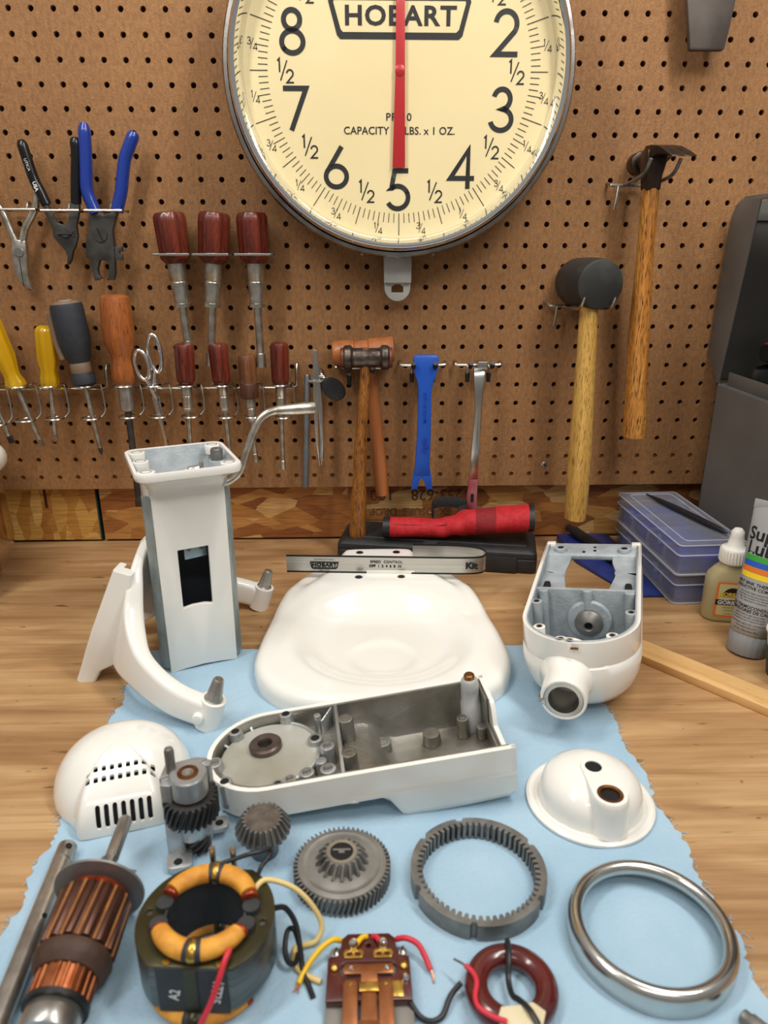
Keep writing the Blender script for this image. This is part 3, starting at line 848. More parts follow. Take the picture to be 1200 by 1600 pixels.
rack('wire tool rack holding the yellow and charcoal screwdrivers at left', -52, -33.9, [(-48.3, 1.2, -4.2), (-44.5, 1.25, -3.7), (-40.7, 1.15, -3.5), (-36.0, 1.2, -3.5)], 1)
rack('wire tool rack holding the orange screwdriver, scissors and small nut drivers', -32.4, -8.9, [(-31.0, 1.3, -3.3), (-27.1, 1.2, -3.3), (-22.95, 1.2, -3.3), (-18.35, 1.1, -3.4), (-14.85, 1.1, -3.4), (-10.8, 1.05, -3.5)], 1)

# scissors
t = thing('scissors', 'chrome scissors hanging blades-down in the wire rack beside the orange screwdriver', 'scissors', xf((-27.0, -3.5, 24)))
def bow(cx, cz, rx, rz, tilt, y):
    return [(cx + rx * math.cos(a) * math.cos(tilt) - rz * math.sin(a) * math.sin(tilt), y, cz + rx * math.cos(a) * math.sin(tilt) + rz * math.sin(a) * math.cos(tilt)) for a in [2 * PI * i / 24 for i in range(24)]]
b = MB(); b.tube(bow(-1.3, 2.6, .85, 1.9, .15, -.25), .28, 10, closed=True); b.tube([(-.9, -.25, .95), (-.4, -.2, -.6), (.1, -.1, -1.8)], .33, 10); b.build('finger_bow', CHROME, t)
b = MB(); b.tube(bow(.35, 4.0, .8, 2.4, .06, .25), .28, 10, closed=True); b.tube([(.1, .25, 1.7), (-.05, .2, 0), (-.3, .1, -1.8)], .33, 10); b.build('finger_bow', CHROME, t)
b = MB(WALLROT.copy()); b.prism([(-.5, -1.5), (.1, -1.4), (1.1, -9.5), (.9, -9.6)], -.02, .18); b.build('blade', SATIN, t)
b = MB(WALLROT.copy()); b.prism([(-.1, -1.4), (.45, -1.5), (.75, -9.3), (.55, -9.5)], -.25, -.05); b.build('blade', SATIN, t)
b = MB(lm((0, -.2, -2.0)) @ WALLROT); b.lathe([(0, 0), (.28, 0), (.2, .12), (0, .12)], 14); b.build('pivot_screw', STEEL, t)

# small probes on a hook
hook('wire loop hook carrying the steel scriber, tweezers and inspection mirror', -5.6, 24.4, 2.8, 3.3, group='wire loop hooks')
PENCIL = M('grey_anodised', (150, 152, 154), (120, 120, 122), rough=0.35, metal=0.8, scale=30)
t = thing('scriber', 'thin grey round metal scriber, leftmost of the slim tools beside the crank handle', 'scriber', aim((-8.1, -2.6, 9.6), (-7.3, -2.6, 25.2)), 'slim tools on one hook')
L = 15.6
MB().lathe([(0, 5.8), (.42, 5.8), (.42, L - .3), (.3, L), (0, L)], 18).build('barrel', PENCIL, t)
MB().lathe([(0, 0), (.42, .1), (.46, 5.7), (.44, 5.8), (0, 5.8)], 18).build('sleeve', M('dull_grey_sleeve', (104, 106, 110), rough=0.5, metal=0.5), t)
t = thing('tweezers', 'flat steel tweezers hanging points-down between scriber and mirror rod', 'tweezers', aim((-5.9, -3.2, 12.9), (-6.15, -3.2, 28.4)), 'slim tools on one hook')
for s in (-1, 1):
    b = MB(); b.loft([[(s * x0 - .5 * wd, -.06 + .1 * s, z), (s * x0 + .5 * wd, -.06 + .1 * s, z), (s * x0 + .5 * wd, .06 + .1 * s, z), (s * x0 - .5 * wd, .06 + .1 * s, z)] for z, wd, x0 in ((0, .1, .12), (3, .3, .35), (8, .55, .28), (11, .8, .05), (15.2, .62, 0), (15.5, .3, 0))])
    b.build('arm', SATIN, t, .03)
t = thing('inspection_mirror', 'telescoping inspection mirror with chrome rod and round black-backed head', 'inspection mirror', aim((-5.75, -2.5, 13.6), (-5.6, -2.5, 25.4)), 'slim tools on one hook')
MB().lathe([(0, 0), (.36, 0), (.36, .4), (.3, .5), (.3, 8), (.24, 8.05), (.24, 11.2), (0, 11.2)], 16).build('rod', CHROME, t)
b = MB(); b.tube([(0, 0, 11.2), (.2, -.3, 11.5), (.5, -.5, 11.1)], .2, 8); b.cyl((-.1, -.35, 11.3), (.5, -.35, 11.3), .3); b.build('ball_joint', SATIN, t)
b = MB(lm((1.75, -.75, 9.75), 12, 0, 0) @ WALLROT @ Matrix.Rotation(math.radians(-40), 4, 'Z')); b.lathe([(0, -.14), (1.5, -.14), (1.62, 0), (1.5, .2), (1.3, .26), (0, .27)], 36, sx=1.12, sy=.8)
b.build('mirror_head', BLACK, t)

# hammers ----------------------------------------------------------------
t = thing('brass_hammer', 'small mottled steel hammer with long flecked handle, in front of the orange mallet', 'hammer', xf((0.45, -5.0, 27.6)), 'hammers on the pegboard')
MOT = M('mottled_cast_iron', (104, 92, 84), (62, 52, 48), rough=0.36, metal=0.8, scale=120, bump=0.3)
b = MB(lm((0, 0, 0), 0, 0, 90)); b.lathe([(0, -2.9), (1.35, -2.9), (1.55, -2.7), (1.6, -2.0), (1.3, -1.75), (1.22, -1.5), (1.22, 1.5), (1.3, 1.75), (1.6, 2.0), (1.55, 2.7), (1.35, 2.9), (0, 2.9)], 36)
hd = b.build('head', MOT, t)
for s in (-1, 1):
    b = MB(); b.cyl((s * 2.8, 0, 0), (s * 3.3, 0, 0), 1.32, 1.25, 28); b.build('striking_face', M('copper_face', (128, 74, 56), (96, 54, 42), rough=0.5, metal=0.5, scale=60), hd, .1)
b = MB(); b.tube(spline([(-.15, 0, 1.2), (-.1, 0, -.5), (-.3, 0, -4), (-.75, 0, -10), (-1.1, 0, -17), (-1.35, 0, -22.3), (-1.4, 0, -24.4)], 4), [.62] * 5 + [.66] * 4 + [.74] * 4 + [.9] * 4 + [1.08] * 4 + [1.16] * 3 + [1.05], 18); b.build('handle', OAK_D, t)
t = thing('wooden_mallet', 'turned orange wooden mallet hanging behind the small steel hammer', 'mallet', xf((0.1, -1.75, 28.0)), 'hammers on the pegboard')
b = MB(lm((0, 0, 0), 0, 0, 86)); b.lathe([(0, -4.0), (1.4, -4.0), (1.58, -3.6), (1.62, -1.2), (1.4, -1.1), (1.45, .6), (1.62, .75), (1.66, 3.9), (0, 4.0)], 40)
b.build('head', PEAR, t, 0)
b = MB(); b.tube([(.6, 0, 0), (1.0, 0, -3.5), (1.6, 0, -10), (2.15, 0, -16), (2.45, 0, -19.8)], [.68, .7, .85, 1.0, .95], 18); b.build('handle', PEAR, t)
hook('double hook with black rubber tips under the small steel hammer', -.3, 25.8, 6.4, 5.7, 'double', 'rubber-tipped double hooks')

# pry tools
BLUE = [(6.56, 27.47), (7.01, 27.74), (9.54, 27.70), (9.85, 27.37), (9.79, 25.95), (9.16, 24.18), (8.94, 23.26), (8.90, 19.19), (9.01, 17.27), (9.00, 13.01), (9.39, 9.99), (9.44, 9.42), (8.60, 9.42), (8.25, 10.61), (7.85, 11.09), (7.54, 10.62), (7.33, 9.43), (6.46, 9.51), (6.81, 12.03), (7.08, 13.10), (7.17, 17.92), (7.36, 23.27), (7.22, 24.19), (6.58, 25.96)]
o = (7.95, 9.4)
t = thing('trim_tool', 'bright blue plastic trim removal tool with forked lower end', 'trim tool', xf((o[0], 0, o[1])), 'pry tools on double hooks')
BLP = M('blue_nylon', (24, 76, 172), rough=0.4)
b = MB(); P = []
for z, hw, cx, y0, y1 in ((1.9, 1.15, -.05, -3.5, -3.25), (3.6, .98, 0, -3.75, -3.15), (8, .9, .15, -3.9, -3.1), (13.8, .85, .15, -3.9, -3.1), (14.8, 1.05, .2, -3.8, -2.7), (16.5, 1.6, .25, -3.6, -2.6), (18.0, 1.65, .27, -3.5, -2.7), (18.3, 1.3, .27, -3.4, -2.8)):
    P.append([(cx - hw, y0, z), (cx + hw, y0, z), (cx + hw, y1, z), (cx - hw, y1, z)])
b.loft(P); bd = b.build('body', BLP, t, .12)
b = MB(WALLROT.copy()); b.prism([(-1.1, 3.0), (-1.5, .1), (-.62, 0.02), (-.4, 1.2), (-.1, 1.7), (.3, 1.2), (.65, .02), (1.5, .02), (1.1, 3.0)], 3.25, 3.5); b.build('fork', BLP, t, .05)
b = MB(lm((0.2, -3.93, 11.5)) @ WALLROT @ Matrix.Rotation(PI / 2, 4, 'Z')); b.text('MADE IN USA', .5, (0, 0), bold=.01); b.text('Agile', .8, (-5.2, 0), bold=.01, shear=.3); b.build('moulded_lettering', M('deep_blue', (18, 62, 165), rough=.4), bd)
t = thing('pry_bar', 'slim curved steel pry bar with a red-dipped lower end', 'pry bar', xf((15.2, 0, 6.2)), 'pry tools on double hooks')
def bar(zs, b):
    P = []
    for z, hw, cx, y, th in zs: P.append([(cx - hw, y - th, z), (cx + hw, y - th, z), (cx + hw, y + th, z), (cx - hw, y + th, z)])
    b.loft(P); return b
bar([(4.6, .6, -.15, -3.3, .2), (9, .52, -.1, -3.5, .25), (14, .46, .05, -3.6, .27), (17, .58, .0, -3.7, .22), (18.5, .72, 0, -3.6, .18), (19.6, .76, .05, -3.2, .16), (20.1, .78, .3, -2.6, .16)], MB()).build('shank', SATIN, t, .1)
b = MB(); b.box((-.3, -3.8, 19.6), (1.1, -2.3, 20.7)); b.build('hooked_end', SATIN, t, .15)
bar([(0, .75, -.25, -3.9, .12), (2.2, .7, -.3, -3.5, .18), (4.62, .6, -.15, -3.3, .2)], MB()).build('dipped_end', M('faded_red_dip', (128, 40, 52), (150, 96, 98), rough=.45, scale=30), t, .06)
b = MB(); b.box((-.45, -3.86, 1.5), (-.1, -3.2, 2.6)); b.build('nail_slot', VOID, t)
hook('double hook with black rubber tips behind the blue trim tool', 7.95, 26.1, 5.9, 4.2, 'double', 'rubber-tipped double hooks')
hook('double hook with black rubber tips behind the steel pry bar', 15.4, 26.1, 5.9, 4.2, 'double', 'rubber-tipped double hooks')

# rubber mallet
t = thing('rubber_mallet', 'black rubber mallet with pale yellow ash handle at right of the pegboard', 'mallet', xf((28.1, -5.2, 36.6)), 'hammers on the pegboard')
b = MB(lm((0, 0, 0), 8, 90, 0)); b.lathe([(0, -4.6), (2.45, -4.6), (2.75, -4.3), (2.95, -3.5), (3.05, 0), (2.95, 2.6), (2.85, 3.1), (2.65, 3.2), (0, 3.2)], 48)
b.build('head', RUBBER, t)
b = MB(); P = [(-.15, -1.2, -2.5), (-.1, -1.3, -5), (.0, -1.4, -9), (.1, -1.6, -14), (.25, -1.8, -21), (.4, -1.8, -28), (.4, -1.8, -30.2)]
b.loft([[(p[0] + hw * c * .86, p[1] + hw * s_ * 1.15, p[2]) for c, s_ in [(math.cos(2 * PI * j / 20), math.sin(2 * PI * j / 20)) for j in range(20)]] for p, hw in zip(P, (1.25, 1.3, 1.35, 1.5, 1.68, 1.7, 1.6))])
b.build('handle', ASH, t, .0)
t = thing('pegboard_hook', 'two-prong wire hook carrying the black rubber mallet', 'hook', xf((24.9, 0, 33.7)), 'two-prong hammer hooks')
b = MB(); b.tube(spline([(-1.0, .4, .5), (-.9, -.6, .3), (-.5, -1.2, 0), (0, -1.3, -.05), (4.8, -1.3, -.1)], 4), .2, 8); b.tube(spline([(.4, -1.3, 0), (.25, -1.4, -1.6), (.1, -1.3, -2.6)], 4), .17, 8); b.build('cross_bar', WIRE, t)
for px in (1.3, 5.0):
    b = MB(); b.tube(spline([(px, -1.2, -.1), (px, -5, -.1), (px + .1, -8.2, .2), (px + .35, -9.0, 1.5)], 5), .2, 8); b.build('prong', WIRE, t)

# claw hammer
DKST = M('brown_forged_steel', (84, 70, 60), (58, 48, 42), rough=.34, metal=.8, scale=50)
t = thing('claw_hammer', 'claw hammer with dark forged head and orange oak handle at the right of the pegboard', 'hammer', xf((34.2, -5.4, 49.8)), 'hammers on the pegboard')
b = MB()
b.loft([[(p[0] + hw * c, p[1] + hw2 * s_, p[2]) for c, s_ in ((1, 1), (-1, 1), (-1, -1), (1, -1))] for p, hw, hw2 in (((.1, 0, -2.7), .85, 1.05), ((0, 0, -1.2), .95, 1.15), ((0, -.1, .3), 1.2, 1.3), ((-.05, -.2, 1.5), 1.15, 1.2), ((-.1, -.2, 2.0), .8, .8))])
b.cyl((-.1, 1.0, .8), (-.35, 2.9, .6), .95, .85, 24); b.cyl((-.35, 2.6, .6), (-.45, 4.4, .5), 1.3, 1.3, 28)
hd = b.build('head', DKST, t, .22, 3)
for s, nm in ((0, 'claw'), (1, 'claw')):
    b = MB(); dx = -.75 + 1.45 * s
    X_ = ((-.35, -.15, .2, .6, .95), (.5, .8, 1.3, 1.85, 2.35))[s]
    P = [((X_[0], -.2, 1.05), .85, .95), ((X_[1], -1.4, 1.35), .85, .68), ((X_[2], -2.8, 1.35), .8, .42), ((X_[3], -4.1, .95), .74, .2), ((X_[4], -5.0, .5), .7, .06)]
    b.loft([[(p[0] + hw, p[1], p[2] + th), (p[0] - hw, p[1], p[2] + th), (p[0] - hw, p[1], p[2] - th), (p[0] + hw, p[1], p[2] - th)] for p, hw, th in P]); b.build(nm, DKST, hd, .08)
b = MB(); P = [(.15, 0, -2.5), (.2, 0, -4), (.35, .1, -9), (.6, .2, -14), (.85, .2, -20), (1.3, .1, -27), (1.65, .1, -31), (1.7, .1, -32.6)]
b.loft([[(p[0] + hw * c, p[1] + hw * s_ * 1.15, p[2]) for c, s_ in [(math.cos(2 * PI * j / 20), math.sin(2 * PI * j / 20)) for j in range(20)]] for p, hw in zip(P, (.95, 1.0, .98, 1.12, 1.3, 1.32, 1.52, 1.45))])
b.build('handle', OAK, t)
t = thing('pegboard_hook', 'bent two-prong wire hook carrying the claw hammer', 'hook', xf((31.3, 0, 48.0)), 'two-prong hammer hooks')
b = MB(); b.tube(spline([(-.6, .4, .4), (-.5, -.6, .2), (0, -1.2, 0), (4.2, -1.2, 0)], 4), .2, 8); b.tube([(.5, -1.2, 0), (.3, -1.5, -1.4), (.1, -1.5, -2.8)], .17, 8); b.build('cross_bar', WIRE, t)
for px in (1.1, 4.5):
    b = MB(); b.tube(spline([(px, -1.2, 0), (px + .1, -5, .3), (px + .2, -7.5, .8), (px + .4, -8.6, 2.2)], 5), .22, 8); b.build('prong', STEEL_D, t)

# dark steel holster at the top edge
t = thing('steel_plate', 'dark grey tapered steel plate hanging at the top right of the pegboard', 'steel plate', xf((39.75, 0, 62.0)))
b = MB(); b.loft([[(x0, -3.3, z), (x1, -3.3, z), (x1, -2.5, z), (x0, -2.5, z)] for z, x0, x1 in ((0, -1.9, 1.9), (.25, -2.0, 2.05), (2, -2.35, 2.3), (5, -3.0, 2.6), (12, -3.8, 3.3))])
b.build('tapered_body', M('grimy_steel', (92, 84, 78), (70, 62, 58), rough=.5, metal=.4, scale=20), t, .15)
b = MB(); b.tube([(-1, .3, 9.0), (-1, -2.6, 9.0)], .25, 8); b.build('hanging_stud', WIRE, t)

# steel bin cabinet at right
GREY = M('grey_cabinet_paint', (104, 102, 98), (92, 90, 87), rough=.45, scale=9, bump=.05)
t = thing('steel_cabinet', 'grey painted sheet steel cabinet with an open bin front at the right edge', 'cabinet', xf((46.5, 0, 0)))
b = MB(); b.box((0, -58, 0.05), (.25, -4.4, 23.9)); b.box((0, -58.0, 0.05), (48, -57.7, 24)); b.box((0, -4.6, .05), (48, -4.4, 24)); b.box((47.7, -58, .05), (48, -4.4, 24)); b.box((0, -58, .05), (48, -4.4, .3)); b.build('lower_body', GREY, t, .08)
b = MB(); b.box((.3, -57.6, 23.6), (47.8, -4.7, 23.9)); b.box((1.3, -4.7, 23.6), (47.8, -.8, 23.9)); b.build('shelf', GREY, t, .05)
b = MB(); b.box((.9, -57, 23.9), (1.05, -5.2, 25.6)); b.build('shelf_lip', GREY, t, .05)
b = MB(Matrix(((0, 0, 1, 0), (1, 0, 0, 0), (0, 1, 0, 0), (0, 0, 0, 1)))); b.prism([(-4.5, 24.0), (-.4, 27.2), (-.9, 42), (-1.2, 44.2), (-2.0, 45.7), (-3.6, 46.4), (-60, 47.2), (-60, 46.6), (-7.8, 46.0)], 0, .22); b.build('side_flange', GREY, t, .04)
b = MB(); b.box((1.4, -.7, 24), (48, -.45, 44.6)); b.box((1.9, -.95, 44), (48, -.7, 46.3)); b.build('back_sheet', GREY, t)
b = MB(); b.box((.1, -60, 46.3), (48, -3.6, 46.6)); b.build('top_sheet', GREY, t, .05)
b = MB(); b.box((47.7, -58, 24), (48, -.5, 46.5)); b.build('end_sheet', GREY, t)
t = thing('tool_pouch', 'black open pouch lying on the cabinet shelf at the right edge', 'pouch', xf((55.2, -6.4, 23.92), -75))
b = MB(); rings = []
for z, k in ((0, 1.0), (2.2, 1.06), (3.2, 1.03), (3.3, .95), (2.9, .9), (1.2, .86)):
    rings.append([(2.2 * k * math.cos(a) + 1.4, 7.6 * k * math.sin(a), z + .5 * math.sin(a)) if z else (2.2 * math.cos(a) + 1.4, 7.6 * math.sin(a), 0) for a in [2 * PI * j / 32 for j in range(32)]])
b.loft(rings); b.build('shell', BLACK, t)
t = thing('hand_tool', 'black hand tool with a red inlay resting on the pouch in the cabinet', 'tool', xf((54.8, -7.7, 27.4), -80))
b = MB(); b.tube(spline([(-.6, -4.6, .9), (-.4, -2.2, 1.0), (0, 0, 1.2), (.3, 2.2, 1.1)], 5), 1.15, 16); b.build('grip', BLACK, t)
b = MB(); b.tube(spline([(-.9, -4.2, 1.5), (-.6, -2.2, 1.7), (-.2, -.4, 1.8)], 5), .72, 14); b.build('inlay', M('red_rubber', (200, 52, 36), rough=.5), t)

# ------------------------------------------------------------------ the blue towel
def towel():
    x0, x1, y0, y1 = -23.3, 22.6, -80.0, -29.6
    nx, ny = 150, 160; rnd = random.Random(3); vs = []; fs = []
    jl = [rnd.uniform(-.18, .18) + .25 * math.sin(i * .35) for i in range(ny + 1)]; jr = [rnd.uniform(-.18, .18) + .25 * math.sin(i * .27 + 1) for i in range(ny + 1)]
    for L in (1, 0):
        for j in range(ny + 1):
            for i in range(nx + 1):
                u, v = i / nx, j / ny
                y = y0 + (y1 - y0) * v
                a = x0 + (-.75 * v + .6) + jl[j]; b_ = x1 + (-.9 * v + .6) + jr[j]
                x = a + (b_ - a) * u
                if j == ny: y += rnd.uniform(-.08, .08)
                h = .05 + .022 * (1 + math.sin(x * 1.9 + .6 * math.sin(y * .9))) + .03 * max(0, math.sin(y * .42 + x * .11)) ** 6 + .03 * max(0, math.sin((x + 4) * .21 + .05 * y)) ** 14
                vs.append((x, y, h if L else 0.012))
    N = (nx + 1) * (ny + 1)
    for j in range(ny):
        for i in range(nx):
            p = j * (nx + 1) + i
            fs.append((p, p + 1, p + nx + 2, p + nx + 1)); fs.append((N + p, N + p + nx + 1, N + p + nx + 2, N + p + 1))
    for i in range(nx):
        p = i; fs.append((p + 1, p, N + p, N + p + 1)); p = ny * (nx + 1) + i; fs.append((p, p + 1, N + p + 1, N + p))
    for j in range(ny):
        p = j * (nx + 1); fs.append((p, p + nx + 1, N + p + nx + 1, N + p)); p += nx; fs.append((p + nx + 1, p, N + p, N + p + nx + 1))
    b = MB(); b.add(vs, fs)
    for k in range(130):                      # frayed threads along both long edges
        j = rnd.randrange(2, ny - 2); v = j / ny; y = y0 + (y1 - y0) * v
        s = rnd.choice((-1, 1)); x = x0 + (-.75 * v + .6) + jl[j] + .05 if s < 0 else x1 + (-.9 * v + .6) + jr[j] - .05
        l = rnd.uniform(.15, .55)
        b.tube([(x, y, .05), (x + s * l * .6, y + rnd.uniform(-.2, .2), .07), (x + s * l, y + rnd.uniform(-.35, .35), .04)], .028, 4)
    return b


tag(towel().build('shop_towel', TOWEL), 'light blue disposable shop towel with frayed edges spread under the small mixer parts', 'towel')

# ------------------------------------------------------------------ mixer column
t = thing('mixer_column', 'tall white mixer pedestal column standing upright with an open flange and dark window', 'mixer column', xf((-16.6, -32.8, 0), 22.7))
XZ = Matrix(((1, 0, 0, 0), (0, 0, -1, 0), (0, 1, 0, 0), (0, 0, 0, 1)))      # prism z -> -y
bot = [(-3.4, 0.02), (-1.8, .22), (0, .32), (1.8, .22), (3.4, 0.02)]
b = MB(XZ.copy()); b.prism(bot + [(3.45, 19.2), (-3.45, 19.2)], -.55, 0, [[(-1.53, 7.0), (-.6, 7.16), (.6, 7.16), (1.37, 7.0), (1.42, 13.25), (-1.53, 13.2)]])
b.build('front_plate', ENAMEL, t, .12)
for s in (-1, 1):
    b = MB(); b.loft([[(s * 3.42, .12, z), (s * 4.15, .95, z), (s * 4.15, 1.7, z), (s * 3.3, 1.1, z)] for z in (.5, 18.7)]); b.build('machined_way', ZINC, t, .05)
b = MB()
for s in (-1, 1): b.loft([[(s * 3.3, .5, z), (s * 3.75, 1.6, z), (s * 3.7, 6.4, z), (s * 3.3, 6.4, z)] for z in (.05, 19.4)])
b.loft([[(-3.7, 6.1, z), (3.7, 6.1, z), (3.4, 6.8, z), (-3.4, 6.8, z)] for z in (.05, 19.4)])
b.build('rear_shell', ENAMEL, t, .15)
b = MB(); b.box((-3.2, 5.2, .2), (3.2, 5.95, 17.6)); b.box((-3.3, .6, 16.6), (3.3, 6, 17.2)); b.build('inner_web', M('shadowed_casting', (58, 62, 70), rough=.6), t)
# flange: flared rim with an open well
def rr(hx, y0, y1, z, r): return [(p[0], p[1], z) for p in rrect(-hx, y0, hx, y1, r, 6)]
b = MB()
out = [rr(3.5, -.02, 6.8, 18.7, .4), rr(3.45, -.05, 6.8, 19.3, .5), rr(3.6, -.3, 6.85, 19.9, .7), rr(4.0, -1.0, 6.95, 20.45, .9), rr(4.55, -2.2, 7.05, 20.9, 1.1), rr(4.8, -2.75, 7.1, 21.15, 1.2), rr(4.88, -2.8, 7.12, 21.6, 1.2), rr(4.8, -2.72, 7.05, 21.85, 1.15),
       rr(4.5, -2.4, 6.75, 21.85, 1.0), rr(4.2, -1.8, 6.5, 20.95, .9), rr(3.5, -.45, 6.4, 20.3, .8), rr(3.25, .2, 6.2, 19.6, .7), rr(3.2, .5, 6.0, 17.4, .6)]
b.loft(out); fl = b.build('flange', ENAMEL, t, 0, smooth=50)
b = MB(); b.loft([rr(4.46, -2.36, 6.71, 21.8, 1.0), rr(4.16, -1.76, 6.46, 20.97, .9), rr(3.46, -.41, 6.36, 20.32, .8), rr(3.21, .24, 6.16, 19.62, .7), rr(3.15, .55, 5.95, 17.5, .6)], True, False, True)
b.build('flange_well', CAST, t, 0, smooth=50)
for x, y, r, d in ((-3.75, -1.6, .95, 1), (-3.75, 2.2, .85, 1), (-3.7, 5.7, .9, 1), (3.65, 5.75, .9, 1), (3.75, -1.4, .95, 1)):
    b = MB(); b.cyl((x, y, 20.95), (x, y, 21.86), r * .82, r * .86, 24)
    bo = b.build('screw_boss', ENAMEL, t, .06)
    b = MB(); b.lathe([(.0, 21.4), (.5, 21.4), (.52, 21.87), (.44, 21.88), (.42, 21.5), (0, 21.5)], 20); b.build('threaded_hole', STEEL_D, bo, mtx=Matrix.Translation((x * S, y * S, 0)))
b = MB(); b.cyl((3.45, 2.6, 18.6), (3.45, 2.6, 21.1), .8, .8, 24); b.build('pin_boss', CAST, t, .06)
b = MB(); b.lathe([(0, 21.0), (.62, 21.0), (.6, 22.1), (.5, 22.25), (0, 22.25)], 24); b.build('dowel_pin', STEEL_D, t, mtx=Matrix.Translation((3.45 * S, 2.6 * S, 0)))
b = MB(); b.tube([(-.6, 4.4, 19.3), (.6, 4.5, 19.6), (2.4, 4.6, 19.6)], .3, 10); b.build('lift_arm', ENAMEL, t)
b = MB(); b.cyl((.9, 4.5, 19.7), (2.0, 4.55, 19.8), .45, .45, 18); b.cyl((2.2, 4.5, 19.6), (2.2, 4.5, 20.5), .22, .22, 12); b.build('cam_pin', STEEL, t, .05)
b = MB(XZ.copy()); b.prism([(-.75, 11.6), (1.45, 11.75), (1.45, 13.4), (-.75, 13.3)], -1.6, -1.3); br = b.build('window_bracket', M('zinc_plate', (170, 186, 190), rough=.35, metal=.6), t, .04)
for x in (-.3, .95):
    b = MB(lm((x, 1.28, 12.75)) @ WALLROT); b.lathe([(0, .0), (.26, .0), (.26, .06), (.18, .06), (0, .02)], 16); b.build('bracket_screw', STEEL_D, br)
b = MB(); b.tube(spline([(3.2, 4.6, 18.4), (4.4, 4.8, 17.95), (5.6, 4.9, 18.45), (6.35, 5, 19.4), (7.0, 5, 21), (7.9, 5, 23.0), (8.6, 5, 24.15), (9.5, 5, 24.75), (10.8, 5, 24.95), (12, 5, 24.95)], 6), .43, 16); hdl = b.build('lift_handle', NICKEL, t)
b = MB(); b.lathe([(0, 0), (.46, 0), (.5, .3), (.62, 2.2), (.64, 4.0), (.58, 4.2), (.3, 4.25), (0, 4.25)], 24); b.build('handle_grip', NICKEL, hdl, mtx=Matrix.Translation((10.3 * S, 5 * S, 24.93 * S)) @ Matrix.Rotation(math.radians(91), 4, 'Y'))

# ------------------------------------------------------------------ bowl-lift yoke
f_ = Vector((math.cos(math.radians(-4)) * math.cos(math.radians(17)), math.sin(math.radians(-4)) * math.cos(math.radians(17)), -math.sin(math.radians(17))))
t = thing('bowl_yoke', 'white U-shaped bowl support yoke with two pin-tipped arms, around the white column', 'bowl yoke', axes((-24.0, -30.5, 5.05), f_, (0, 0, 1)))
half = [(11.2, 11.5, -1.6, 1.1, 2.0), (10, 11.55, -1.6, 1.15, 1.75), (8, 11.2, -1.65, 1.3, 1.65), (5.8, 10.1, -1.75, 1.5, 1.6), (3.8, 8.6, -1.9, 1.9, 1.65), (2.4, 7.0, -2.3, 2.9, 1.9), (1.4, 5.6, -2.5, 4.3, 1.9), (.7, 4.3, -2.3, 6.3, 1.5), (.1, 2.6, -1.2, 7.6, 1.0), (-.2, 0, -.6, 8.6, .9)]
P = [(x, -y, a, c, w_) for x, y, a, c, w_ in half] + [(x, y, a, c, w_) for x, y, a, c, w_ in half[-2::-1]]
Q = spline([(p[0], p[1], 0) for p in P], 4); A = spline([(p[2], p[3], p[4]) for p in P], 4)
b = MB(); rings = []
for i, (q, a) in enumerate(zip(Q, A)):
    tn = (Q[min(i + 1, len(Q) - 1)] - Q[max(i - 1, 0)]).normalized(); n = Vector((-tn.y, tn.x, 0)); h = a[2] / 2; c = min(.55, h * .7)
    sec = rrect(-h, a[0], h, a[1], c, 4)
    rings.append([(q.x + n.x * s_, q.y + n.y * s_, z) for s_, z in sec])
b.loft(rings)
for s in (-1, 1):
    b.cyl((11.4, s * 11.5, -1.65), (11.4, s * 11.5, 1.15), 1.2, 1.15, 28)
    b.loft([[(p[0], s * p[1], z) for p in rrect(x0, y0, x1, y1, .3, 4)] for z, x0, x1, y0, y1 in ((-6.05, -2.9, -1.1, 3.9, 5.1), (-4.2, -2.7, -.7, 3.8, 5.1), (-2.2, -2.5, 1.2, 3.6, 5.4), (.5, -2.25, 1.9, 3.5, 5.4), (3.5, -1.9, 1.1, 3.5, 5.2), (6.9, -1.5, .3, 3.6, 4.9))])
    b.loft([[(p[0] + dx, s * p[1], z) for p in rrect(-2.95, 2.6, -2.3, 4.5, .2, 3)] for z, dx in ((-5.5, 0), (6.8, 1.4))])
b.build('yoke_casting', ENAMEL, t, .0, smooth=45)
for s in (-1, 1):
    b = MB(); b.lathe([(0, 1.1), (.85, 1.1), (.85, 1.25), (.72, 1.4), (.5, 3.2), (.38, 3.35), (0, 3.35)], 24); b.build('locating_pin', STEEL, t, mtx=Matrix.Translation((11.4 * S, s * 11.5 * S, 0)))
b = MB(); b.cyl((10.6, -12.3, -.4), (10.6, -13.0, -.4), .5, .5, 14); b.build('spring_screw', ENAMEL, t, .08)

